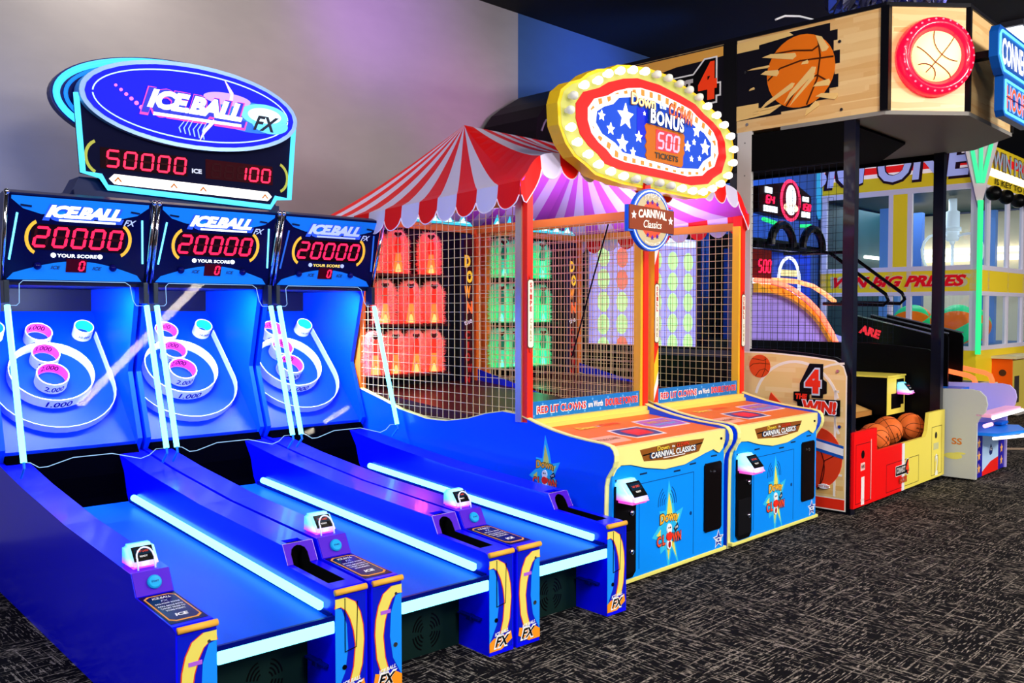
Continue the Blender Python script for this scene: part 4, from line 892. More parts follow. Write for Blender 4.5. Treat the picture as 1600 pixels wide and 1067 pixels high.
def hoops():
    t = thing('basketball_game', 'wide basketball shooting cage with wooden court header and red and yellow front', 'arcade game', FK.w(0, 0), FK.a)
    KW = 2.04; NB = mat('#04081c', .3, coat=.4); ZB, ZT = 3.062, 3.826
    # header
    oct_ = [(0, 2.7), (0, -.23), (.46, -.66), (1.58, -.66), (KW, -.23), (KW, 2.7)]
    b = B(); prism(b, oct_[::-1], ZB, ZT, 'z'); hd = obj('header', b, WOOD, t, 'honeycomb of court wood panels' if False else 'octagonal header faced with court wood')
    b = B(); prism(b, [(-.012, 2.71), (-.012, -.235), (.455, -.672), (1.585, -.672), (KW + .012, -.235), (KW + .012, 2.71)][::-1], ZT, ZT + .03, 'z'); obj('top_trim', b, mat('#101018', .3), hd)
    b = B(); prism(b, [(-.01, .6), (-.01, -.234), (.457, -.668), (1.583, -.668), (KW + .01, -.234), (KW + .01, .6)][::-1], ZB - .03, ZB, 'z'); obj('soffit', b, mat('#8a8680', .5), hd)
    for x, y in ((0, -.23), (.46, -.66), (1.58, -.66)):
        b = B(); s_ = .03 if x == 0 else .018; box(b, x - s_, x + s_, y - s_, y + s_, ZB, ZT); obj('corner_trim', b, mat('#0a0a10', .3), hd)
    b = B(); box(b, -.012, .0, 1.0, 1.12, ZB, ZT); obj('panel_joint', b, mat('#101014', .3), hd)
    L = LEFT((-.001, 0, 0))       # art x = -y
    DK = mat('#14121c', .35)
    rnd = random.Random(5)
    it = [('p', [(-1.0, 3.80), (-.2, 3.80), (-.2, 3.74), (-.14, 3.74), (-.14, 3.66), (-.17, 3.66), (-.17, 3.58), (-.12, 3.58), (-.12, 3.48), (-.16, 3.48), (-.16, 3.4), (-.13, 3.4), (-.13, 3.3), (-.2, 3.3), (-.2, 3.22), (-.3, 3.22), (-.3, 3.18), (-.6, 3.18), (-.6, 3.16), (-1.0, 3.16)], DK), ('+',),
          ('p', [(-1.0, 3.80), (-.55, 3.81), (-.5, 3.77), (-.8, 3.75), (-.8, 3.72), (-1.0, 3.72)], PLANK), ('p', [(-1.0, 3.16), (-.7, 3.18), (-.62, 3.22), (-.8, 3.24), (-.8, 3.28), (-1.0, 3.28)], PLANK), ('+',)]
    it += bball_art(-.44, 3.475, .285)
    for x, z, l_, a, w in ((-.62, 3.62, .3, -.15, .05), (-.70, 3.5, .16, -.1, .05), (-.80, 3.56, .2, .0, .02), (-.64, 3.30, .36, .5, .04), (-.44, 3.36, .36, .75, .055), (-.42, 3.32, .3, .8, .03), (-.27, 3.66, .16, -1.0, .06), (-.26, 3.34, .14, .1, .05), (-.12 - .1, 3.24, .18, -.15, .05), (-.34, 3.16, .14, .7, .05), (-.72, 3.22, .25, .1, .018), (-.40, 3.53, .06, .2, .03), (-.86, 3.4, .05, .3, .02), (-.82, 3.2, .06, .4, .03)):
        d = Vector((math.cos(a), math.sin(a))) * l_ / 2; n_ = Vector((-d.y, d.x)).normalized() * w / 2; c_ = Vector((x, z))
        it.append(('p', [c_ - d * 1.0, c_ + d * .8 - n_, c_ + d * 1.0, c_ + d * .9 + n_, c_ - d * .5 + n_], PLANK))
    it += [('c', -.12, 3.64, .012, CHR), ('c', -.10, 3.12, .012, CHR), ('c', -.92, 3.55, .012, CHR), ('c', -.9, 3.12, .012, CHR)]
    art('ball_panel_artwork', hd, L, it, label='panel with an orange basketball bursting through planks', th=.002)
    it = [('r', -2.69, -1.125, ZB + .005, ZT - .005, DK), ('+',), ('p', [(-2.6, 3.81), (-1.13, 3.81), (-1.13, 3.73), (-1.6, 3.72), (-1.75, 3.70), (-2.1, 3.74), (-2.6, 3.76)], mat('#f0b050', .4)), ('p', [(-1.5, ZB + .01), (-1.13, ZB + .01), (-1.13, 3.16), (-1.3, 3.15), (-1.5, 3.12)], mat('#f0b050', .4)), ('p', [(-1.9, 3.66), (-1.78, 3.70), (-1.70, 3.68), (-1.76, 3.65)], mat('#f0a040', .4)), ('+',)]
    it += logo4(-1.60, 3.53, .46)
    for x in (-1.02, -1.10):
        for z in (3.78, 3.6, 3.4, 3.2): pass
    art('wordmark_artwork', hd, L, it, label='dark panel with Connect 4 wordmark', th=.002)
    # lamp on the angled face
    tt = Vector((.46, -.43, 0)).normalized(); FL = frame(Vector((0, -.23, 0)) + tt * .355 + Vector((0, 0, 3.452)), tt, (0, 0, 1))
    b = B(); lathe(b, [(0, 0), (.29, 0), (.292, .03), (.28, .075), (.25, .1), (.22, .095), (.2, .07), (.185, .05), (.0, .05)], 48, FL)
    lp = obj('basketball_lamp', b, mat('#e80c34', .25, .75, 0, .5, '#ff0838'), t, 'round glowing red lamp with lit basketball centre', smooth=True)
    b = B(); lathe(b, [(.186, .05), (.17, .085), (.12, .112), (.06, .122), (0, .124)], 40, FL); ld = obj('ball_lens', b, glow('#ffd880', 1.25, '#ffe8b0'), lp, 'cream lit basketball lens', smooth=True)
    def dome(X, Y, H_):
        rr_ = math.hypot(X, Y); return FL @ Vector((X, Y, .05 + .076 * math.sqrt(max(0, 1 - (rr_ / .187) ** 2)) + H_ + .006))
    DL = mat('#8a2010', .5)
    def dense(pts, n=8): return [tuple(Vector(p).lerp(Vector(q), i / n)) for p, q in zip(pts, pts[1:]) for i in range(n)] + [pts[-1]]
    it = [('l', dense([(-.10, -.13), (.12, .14)], 14), .007, DL), ('l', dense([(-.165, .06), (-.05, -.06), (.10, -.155)], 8), .007, DL), ('l', arcpts(.115, .10, .17, .15, 150, 275, 14), .007, DL), ('l', arcpts(-.13, -.17, .10, .10, -5, 105, 8), .007, DL)]
    art('lens_seams', ld, None, it, wrap=dome, th=.0015)
    it = []
    b = B()
    for k in range(30):
        a = 2 * PI * k / 30; ball_mesh(b, FL @ Vector((.262 * math.cos(a), .262 * math.sin(a), .092)), .0075, 6)
    obj('lamp_studs', b, glow('#ff90a8', 1.2), lp)
    # CONNECT HOOPS neon sign
    b = B()
    up = [(.36, 3.63), (1.18, 3.63), (1.24, 3.57), (1.24, 3.33), (1.18, 3.29), (.44, 3.29), (.38, 3.33), (.31, 3.40), (.31, 3.58)]
    dn = [(.46, 3.29), (1.16, 3.29), (1.16, 3.0), (.50, 3.0), (.46, 3.04)]
    prism(b, up, -.90, -.84, 'y'); prism(b, dn, -.90, -.84, 'y'); ns = obj('neon_sign', b, mat('#0c50a8', .3), t, 'blue Connect Hoops sign on brackets')
    b = B(); 
    for l_ in ([(.39, 3.595), (1.15, 3.595), (1.2, 3.55), (1.2, 3.36), (1.15, 3.325), (.46, 3.325), (.35, 3.42), (.35, 3.56)], [(.495, 3.26), (1.13, 3.26), (1.13, 3.03), (.52, 3.03), (.495, 3.05)]):
        tube(b, [(x, -.905, z) for x, z in l_], .008, 6, closed=True)
    obj('neon_tube', b, glow('#58c8ff', 2.4), ns)
    art('upper_lettering', ns, FRONT((0, -.902, 0)), [('t', 'CONNECT', .77, 3.46, (.74, .19), mat('#e8ecf8', .3, .9), dict(b=.03))], th=.002)
    art('lower_lettering', ns, FRONT((0, -.902, 0)), outline_text('HOOPS', .81, 3.145, (.56, .17), glow('#ff5818', 1.2), glow('#78b8ff', 1.2), b=.02, eb=.07) + [('r', .52, 1.1, 3.14, 3.147, NAVY)], th=.002)
    b = B(); box(b, .5, .6, -.84, -.66, 3.45, 3.5); obj('sign_bracket', b, BLK, t); b = B(); box(b, 1.05, 1.15, -.84, -.66, 3.45, 3.5); obj('sign_bracket', b, BLK, t)
    # posts and frames
    for x in (0, KW - .075):
        b = B(); box(b, x, x + .075, -.01, .08, .0, ZB - .03); obj('post', b, NB, t, 'dark blue square post')
    b = B(); box(b, 0, .075, 2.6, 2.68, 0, ZB); obj('post', b, NB, t); b = B(); box(b, KW - .075, KW, 2.6, 2.68, 0, ZB); obj('post', b, NB, t)
    b = B(); box(b, -.004, .03, .86, .99, 1.24, ZB); ws = obj('white_strip', b, mat('#d8d4d0', .4), t, 'pale grey vertical panel strip')
    art('screws', ws, LEFT((-.004, 0, 0)), [('c', -.92, 1.35 + .27 * k, .006, mat('#707070')) for k in range(7)], th=.001)
    b = B(); box(b, 0, .04, 1.0, 1.06, .0, ZB); box(b, 0, .04, 1.0, 2.6, 1.18, 1.24); obj('frame_bar', b, mat('#484c58', .4), t)
    for x in (0, KW - .03):
        b = B(); box(b, x, x + .03, .08, 2.6, 2.73 if x == 0 else 2.98, ZB - .03); obj('upper_fascia', b, mat('#010102', .9), t)
    b = B(); prism(b, [(.03, .06), (.03, 2.4), (KW - .03, 2.4), (KW - .03, .6), (1.2, .06)][::-1], ZB - .05, ZB - .032, 'z'); obj('ceiling_panel', b, mat('#010102', .95), t)
    WM = mat('#101828', .4)
    for x in (.012, KW - .015):
        b = B()
        if x < 1: wire_grid(b, frame((x, .86, 1.22), (0, -1, 0), (0, 0, 1)), .78, 1.5, .058, .0013)
        else: wire_grid(b, frame((x, .95, 1.22), (0, -1, 0), (0, 0, 1)), .5, .5, .05, .0013)
        wire_grid(b, frame((x, 2.6, 1.22), (0, -1, 0), (0, 0, 1)), 1.54, 1.5, .058, .0013); obj('wire_side', b, WM, t)
    # side panels
    SP = [(-.004, 0.0), (-.004, 1.08), (.03, 1.17), (.12, 1.215), (.35, 1.24), (.66, 1.26), (1.0, 1.262), (2.6, 1.262), (2.6, 0.0)]
    for x in (0, KW - .03):
        b = B(); prism(b, SP, x, x + .03, 'x'); o = obj('side_panel', b, BLK, t)
        if x == 0:
            CW = mat('#f2cf86', .4); LW = mat('#f8f0e0', .4)
            edge = [(-.03, .02), (-.03, 1.07), (-.055, 1.15), (-.13, 1.195), (-.35, 1.218), (-.66, 1.238), (-.95, 1.24), (-.95, .02)]
            it = [('p', [(p[0] * 1.0, p[1]) for p in edge][::-1], LW), ('+',), ('p', [(-.04, .12), (-.04, 1.065), (-.062, 1.14), (-.135, 1.183), (-.35, 1.206), (-.66, 1.226), (-.94, 1.228), (-.94, .12)][::-1], CW), ('r', -.94, -.04, .03, .11, mat('#f03018', .4)), ('+',)]
            for k in range(26):
                zz = .14 + k * .041; x0 = -.9 + rnd.random() * .6; it.append(('r', x0, min(x0 + .2 + rnd.random() * .3, -.05), zz, zz + .036, mat(rnd.choice(['#eec27a', '#f6d898', '#e8b868']), .4)))
            it += [('+',), ('l', arcpts(-.45, .80, .36, .37, 15, 165, 18), .022, LW), ('l', [(-.09, .62), (-.12, .7), (-.12, .95), (-.09, .95)], .018, LW), ('l', [(-.12, .13), (-.12, .75)], .018, LW), ('l', [(-.06, .3), (-.12, .3)], .016, LW), ('l', [(-.06, .5), (-.12, .5)], .016, LW), ('l', arcpts(-.05, .95, .3, .22, 90, 175, 8), .016, LW), ('+',)]
            it += bball_art(-.765, 1.12, .095, mat('#e8501c', .4))
            it += [('c', -.26, .42, (.2, .24), mat('#e8401c', .4)), ('+',), ('l', arcpts(-.5, .34, .3, .3, -35, 40, 8), .008, mat('#501008')), ('l', [(-.24, .18), (-.20, .4), (-.1, .46)], .008, mat('#501008')), ('+',),
                   ('p', [(-.5, .62), (-.3, .58), (-.05, .53), (-.05, .43), (-.3, .48), (-.48, .52)], mat('#1458b8')), ('+',), ('p', [(-.5, .6), (-.3, .56), (-.05, .51), (-.05, .455), (-.3, .505), (-.48, .545)], WHT),
                   ('p', [(-.67, .88), (-.66, .91), (-.62, .87), (-.56, .82), (-.5, .78), (-.6, .80), (-.68, .82)], mat('#e8401c', .4)), ('+',)]
            it += [('p', [(-.37, .90), (-.41, .92), (-.41, 1.0), (-.33, 1.16), (-.22, 1.16), (-.22, 1.04), (-.19, 1.02), (-.19, .93), (-.22, .92), (-.22, .89), (-.31, .89), (-.31, .92)], BLK), ('+',), ('t', '4', -.30, 1.02, (.15, .22), mat('#c8dce8'), dict(b=.1)), ('+',), ('t', '4', -.30, 1.02, (.125, .19), mat('#f03018'), dict(b=.07)),
                   ('p', [(-.46, .93), (-.33, .94), (-.33, .88), (-.08, .885), (-.08, .76), (-.42, .76), (-.43, .85), (-.46, .86)], BLK), ('+',)]
            it += [('t', 'THE', -.395, .895, (.10, .045), mat('#f03018'), dict(b=.07, sh=.1))] + outline_text('WIN!', -.245, .82, (.28, .1), mat('#f03018'), WHT, b=.06, eb=.12, sh=.1)
            it += [('c', -.10, 1.11, .012, CHR), ('c', -.08, .68, .012, CHR), ('p', [(-.2 + .05 * math.cos(a * PI / 8) * (1 if a % 2 else .8), .2 + .02 * math.sin(a * PI / 8)) for a in range(16)], WHT), ('+',), ('t', 'BAY TEK', -.2, .2, (.1, .014), mat('#c03020'))]
            art('court_artwork', o, LEFT((-.0005, 0, 0)), it, label='court artwork reading 4 the win', th=.0012)
    # front
    RD = mat('#f80f12', .3); YL = mat('#f4e25c', .35)
    b = B(); prism(b, [(.0, .05), (1.02, .05), (1.02, .452), (.45, .452), (.44, .64), (0, .64)], -.03, 0, 'y'); r = obj('front_panel', b, RD, t, 'red half of the front')
    b = B(); prism(b, [(1.03, .05), (KW, .05), (KW, .66), (1.62, .66), (1.58, .50), (1.53, .452), (1.03, .452)], -.03, 0, 'y'); y = obj('front_panel', b, YL, t, 'yellow half of the front')
    b = B(); box(b, .985, 1.035, -.035, -.028, .05, .45); obj('centre_strip', b, mat('#f0f0f8', .3), t)
    LN2 = mat('#401018', .5)
    art('access_door_outline', r, FRONT((0, -.03, 0)), [('l', [(1.0, .31), (.65, .31), (.65, .08), (1.0, .08)], .004, LN2)], th=.001)
    art('coin_door_artwork', r, FRONT((0, -.03, 0)), [('l', [(.04, .08), (.04, .54), (.32, .54), (.32, .08), (.04, .08)], .004, LN2), ('c', .17, .455, .032, BLK), ('r', .13, .21, .33, .39, mat('#f8c8c0')), ('+',), ('t', '1', .17, .17, (.06, .22), mat('#f8e8e8'), dict(b=.05)), ('r', .14, .2, .06 + .03, .075 + .03, mat('#f8e8e8')), ('t', 'HRI', .17, .36, (.06, .03), LN2),
        ('r', .325, .335, .08, .56, mat('#f8b0a8'))], th=.001)
    art('access_door_outline', y, FRONT((0, -.03, 0)), [('l', [(1.04, .31), (1.38, .31), (1.38, .08), (1.04, .08)], .004, LN2)], th=.001)
    art('coin_door_artwork', y, FRONT((0, -.03, 0)), [('l', [(1.70, .08), (1.70, .52), (1.96, .52), (1.96, .08), (1.70, .08)], .004, LN2), ('c', 1.81, .44, .03, BLK), ('r', 1.75, 1.88, .31, .37, mat('#c8c890')), ('+',), ('t', '2', 1.83, .17, (.07, .2), mat('#f8f8e8'), dict(b=.03)), ('l', [(1.79, .09), (1.79, .25), (1.87, .25), (1.87, .09)], .003, LN2)], th=.001)
    art('front_logo', t, FRONT((0, -.036, 0)), [x for x in logo4(.98, .24, .16)] + outline_text('HOOPS', 1.0, .145, (.16, .05), mat('#f85020'), mat('#702018')), th=.001)
    # tray, console
    b = B(); box(b, .03, KW - .03, .0, .75, .34, .38); prism(b, [(.75, .3), (.75, .42), (1.4, .95), (1.4, .3)], .03, KW - .03, 'x'); box(b, .03, KW - .03, .02, 2.6, .02, .06); obj('ball_tray', b, mat('#06080e', .4), t)
    b = B(); box(b, .0, KW, 0.0, .03, .05, .20); box(b, .46, 1.54, 0.0, .02, .36, .45); obj('tray_lip', b, BLK, t)
    b = B(); prism(b, [(.42, .62), (.42, .66), (.95, .84), (.95, .62)], .12, 1.46, 'x'); dk = obj('console', b, mat('#b88040', .4), t, 'sloping wooden console')
    art('console_artwork', dk, frame((0, .42, .661), (1, 0, 0), (0, .53, .18)), [('r', .14, 1.44, .02, .54, mat('#d8a860', .4)), ('+',), ('r', .6, 1.3, .08, .26, mat('#1878d0', .3)), ('p', band(.7, .42, .3, .16, .05, 0, 180), BLK), ('+',), ('t', 'HOW TO PLAY', .95, .2, (.5, .05), WHT), ('t', 'CONNECT 4 TO WIN', .95, .13, (.5, .04), WHT)], th=.001)
    b = B(); box(b, 1.50, 1.93, .30, 1.25, .62, .965); bx = obj('control_box', b, BLK, t); b = B(); box(b, 1.49, 1.94, .29, 1.26, .965, .98); obj('box_top', b, YL, bx, 'yellow top')
    art('box_front', bx, FRONT((0, .30, 0)), [('r', 1.5, 1.93, .62, .965, YL), ('+',), ('r', 1.60, 1.83, .67, .81, BLK), ('r', 1.72, 1.90, .70, .94, BLK)], th=.002)
    card_reader(t, 1.80, .25, .80, s=1.3, guard=False)
    # grid board
    b = B(); box(b, .03, 1.87, 2.56, 2.62, 1.06, 2.36); gb = obj('grid_board', b, mat('#a8a4ff', .5, .6), t, 'lilac light board with columns of round discs')
    it = [('r', .05, 1.85, 2.27, 2.35, glow('#d8ecff', 1.3)), ('+',)]
    redc = {(1, 0), (1, 1), (1, 4)}
    for c_ in range(6):
        for r_ in range(5): it.append(('c', .20 + c_ * .302, 2.11 - r_ * .222, (.092, .1), mat('#f07868', .5, .55) if (c_, r_) in redc else mat('#b8f0a0', .5, .8)))
    art('disc_grid', gb, FRONT((0, 2.56, 0)), it, th=.003)
    b = B(); box(b, .03, KW - .03, 2.64, 2.69, .2, 3.0); obj('rear_wall', b, BLK, t)
    b = B(); box(b, .12, .18, .12, .18, 0, .05); 
    for x, y in ((.1, .1), (1.9, .1), (.1, 2.4), (1.9, 2.4), (.1, .25)): lathe(b, [(0, 0), (.06, 0), (.05, .012), (.012, .018), (.012, .06), (0, .06)], 16, Matrix.Translation((x, y, 0)))
    obj('levelling_foot', b, CHR, t)
hoops()
def basketball(loc, label, rot):
    b = B(); ball_mesh(b, (0, 0, 0), .128, 32); o = obj('basketball', b, mat('#e87030', .5), None, None, smooth=True)
    o.location = loc; o.rotation_euler = rot; sprops(o, label, 'basketball', 'basketballs in the tray')
    b = B(); r = .1283
    for ax in range(2):
        tube(b, [Matrix.Rotation(ax * PI / 2, 3, 'Z') @ Vector((0, r * math.cos(a), r * math.sin(a))) for a in [2 * PI * k / 36 for k in range(36)]], .0022, 5, closed=True)
    tube(b, [Vector((r * math.cos(a), r * math.sin(a), 0)) for a in [2 * PI * k / 36 for k in range(36)]], .0022, 5, closed=True)
    for s_ in (-1, 1):
        pts = []
        for k in range(30):
            a = 2 * PI * k / 30; th_ = math.radians(46 + 12 * math.cos(2 * a)); pts.append(Vector((r * math.sin(th_) * math.cos(a), s_ * r * math.cos(th_), r * math.sin(th_) * math.sin(a))))
        tube(b, pts, .0022, 5, closed=True)
    obj('seam', b, mat('#401808', .6), o)
    def wr(X, Y, H): 
        a = -PI / 2 + X / r; e = Y / r; return Vector((math.cos(e) * math.cos(a), math.cos(e) * math.sin(a), math.sin(e))) * (r + .0008)
    art('lettering', o, None, [('t', 'SPALDING', 0, .035, (.08, .016), mat('#201008'), dict(b=.04, sh=.3))], wrap=wr)
basketball(FK.w(1.72, .17, .508), 'rightmost basketball in the tray, against the yellow side', (.3, .2, FK.a - .5))
basketball(FK.w(1.32, .22, .508), 'middle basketball in the tray, behind the front one', (.8, .9, FK.a))
basketball(FK.w(.80, .135, .50), 'front basketball leaning over the red edge of the tray', (.2, .7, FK.a - .2))
basketball(FK.w(.80, .42, .508), 'leftmost basketball, half hidden behind the red front', (1.0, .3, FK.a))

# ------------------------------------------------------------------ rear hood behind the bulb sign
t = thing('dome_cabinet', 'black round topped cabinet behind the bulb sign', 'arcade game', FD.w(1.15, 2.78), FD.a)
b = B(); prism(b, [(0, 0), (0, 3.3), (.02, 3.43), (.12, 3.56), (.26, 3.66), (.53, 3.82), (1.0, 3.97), (1.6, 4.05), (1.6, 0)], 0, .75, 'y'); obj('shell', b, mat('#08080a', .45), t)
b = B(); tube(b, [(.06, -.01, 3.30), (.10, -.01, 3.38), (.13, -.01, 3.42)], .01, 6); obj('handle', b, mat('#606468', .3), t)

# ------------------------------------------------------------------ coin bench game at the right
def bench():
    t = thing('coin_pusher_game', 'low white sided coin game with stars, right of the basketball cage', 'arcade game', (4.275, 8.15, 0), math.radians(46))
    prof = [(.0, .02), (.0, .54), (-.02, .58), (-.07, .65), (-.085, .72), (-.07, .79), (-.02, .84), (.05, .852), (.9, .83), (.9, .02)]
    for x, c in ((0, '#c4c8c4'), (.93, '#c8b8f8')):
        b = B(); prism(b, prof, x, x + .03, 'x'); p = obj('side_panel', b, mat(c, .4), t, 'pale side panel with rounded top')
        if x == 0: art('side_lettering', p, LEFT((-.001, 0, 0)), [('t', 'SS', -.17, .36, (.09, .06), mat('#d87820')), ('c', -.2, .22, (.08, .03), mat('#e8e070')), ('c', -.14, .25, (.05, .01), mat('#e8e070'))], th=.001)
    b = B(); box(b, .03, .93, .02, .9, .02, .45); box(b, .03, .93, .35, .9, .45, .8); body = obj('cabinet', b, mat('#1868e0', .35), t)
    art('front_artwork', body, FRONT((0, .02, 0)), [('r', .03, .93, .02, .42, mat('#b8d8f8', .4)), ('+',), ('r', .03, .24, .02, .42, mat('#2018a0', .4)), ('r', .74, .93, .02, .42, mat('#2018a0', .4)), ('p', [(.24, .02), (.74, .02), (.74, .15), (.5, .13), (.24, .06)], mat('#f02018', .4)), ('+',), ('c', .5, .38, .012, BLK), ('p', [(.45, .22), (.5, .30), (.56, .24), (.54, .2), (.48, .19)], mat('#203070')), ('+',), ('t', 'ICE', .505, .25, (.06, .03), WHT)]
        + [('s', x, z, .05, mat('#f0b060', .4)) for x in (.14, .84) for z in (.1, .22, .34)], th=.001)
    b = B(); box(b, .0, .96, -.12, .02, .60, .635, .01); obj('upper_ledge', b, mat('#e0a0c0', .3, .3), t); b = B(); tube(b, [(.02, -.13, .60), (.96, -.13, .60)], .016, 8); obj('ledge_light', b, glow('#ffffff', 2), t)
    b = B(); prism(b, [(.08, .02), (.9, .02), (.96, -.1), (.6, -.26), (.12, -.14)][::-1], .42, .45, 'z'); obj('lower_tray', b, mat('#1878e0', .3), t); b = B(); tube(b, [(.08, -.12, .405), (.5, -.27, .405), (.96, -.10, .405)], .015, 8); obj('ledge_light', b, glow('#ffffff', 2), t)
    b = B(); tube(b, [(.03, -.06, .52), (.22, -.06, .52)], .02, 8); obj('ledge_light', b, glow('#ffb8e0', 1.5), t)
    b = B(); box(b, .7, .92, -.02, .05, .46, .49, .008); obj('handle', b, mat('#1060c8', .3), t)
bench()
# machine with orange light bars behind the bench
t = thing('light_bar_game', 'dark low cabinet with glowing orange bent bars behind the coin game', 'arcade game', (4.75, 9.2, 0), math.radians(46))
b = B(); box(b, -.7, .85, 0, 1.2, 0, .74); cbx = obj('cabinet', b, mat('#1c0c10', .5), t); b = B(); box(b, -.72, .87, -.02, 1.2, .74, .79); obj('deck', b, mat('#d8c8a8', .5), t)
art('deck_artwork', t, TOP((0, 0, .791)), [('r', -.68, .83, .1, 1.1, mat('#201018')), ('+',)] + [('c', -.5 + .25 * k, .4 + .2 * (k % 3), .06, mat(['#c03040', '#e08030', '#3050c0'][k % 3])) for k in range(6)], th=.001)
for x in (.0, .56):
    b = B(); tube(b, [(x, 1.1, 1.06), (x, .3, .96), (x, .02, .905), (x, -.03, .88), (x, -.05, .83), (x, -.05, .6)], .026, 10); obj('light_bar', b, glow('#ff6a38', 1.7, '#301008'), t, 'glowing orange bent bar', smooth=True)

# black hoops lanes behind the cage
t = thing('hoops_lane_game', 'black sloping hoops lanes seen through the basketball cage', 'arcade game', (4.80, 9.45, 0), math.radians(46))
for k in range(3):
    b = B(); prism(b, [(0, .3), (0, 1.30), (.02, 1.34), (.8, 1.53), (.8, .3)], -.45 * k - .03, -.45 * k, 'x'); p = obj('lane_wall', b, BLK, t)
    b = B(); tube(b, [(-.45 * k - .015, 0, 1.345), (-.45 * k - .015, .8, 1.535)], .008, 5); obj('wall_trim', b, mat('#8890a8', .2, metal=.5), p)
b = B(); box(b, -.93, -.03, .1, .8, .2, .9); obj('lane_bed', b, BLK, t)
art('side_lettering', t, LEFT((-.935, 0, 0)), [('t', 'ARE', -.62, 1.36, (.22, .09), mat('#f03040', .4, .4), dict(b=.06, rot=-.3))], th=.001)
for k, (dx, dz) in enumerate(((.36, .16), (-.12, .14))):
    b = B(); x = dx
    tube(b, [(x, 2.0, 2.12 + dz), (x, 1.5, 2.12 + dz), (x, 1.42, 2.10 + dz), (x, .78, 1.62 + dz), (x, .75, 1.55 + dz), (x, .80, 1.50 + dz), (x, 1.5, 1.52 + dz)], .02, 8); obj('guard_bar', b, mat('#06080c', .2), t, 'bent black guard bar', smooth=True)

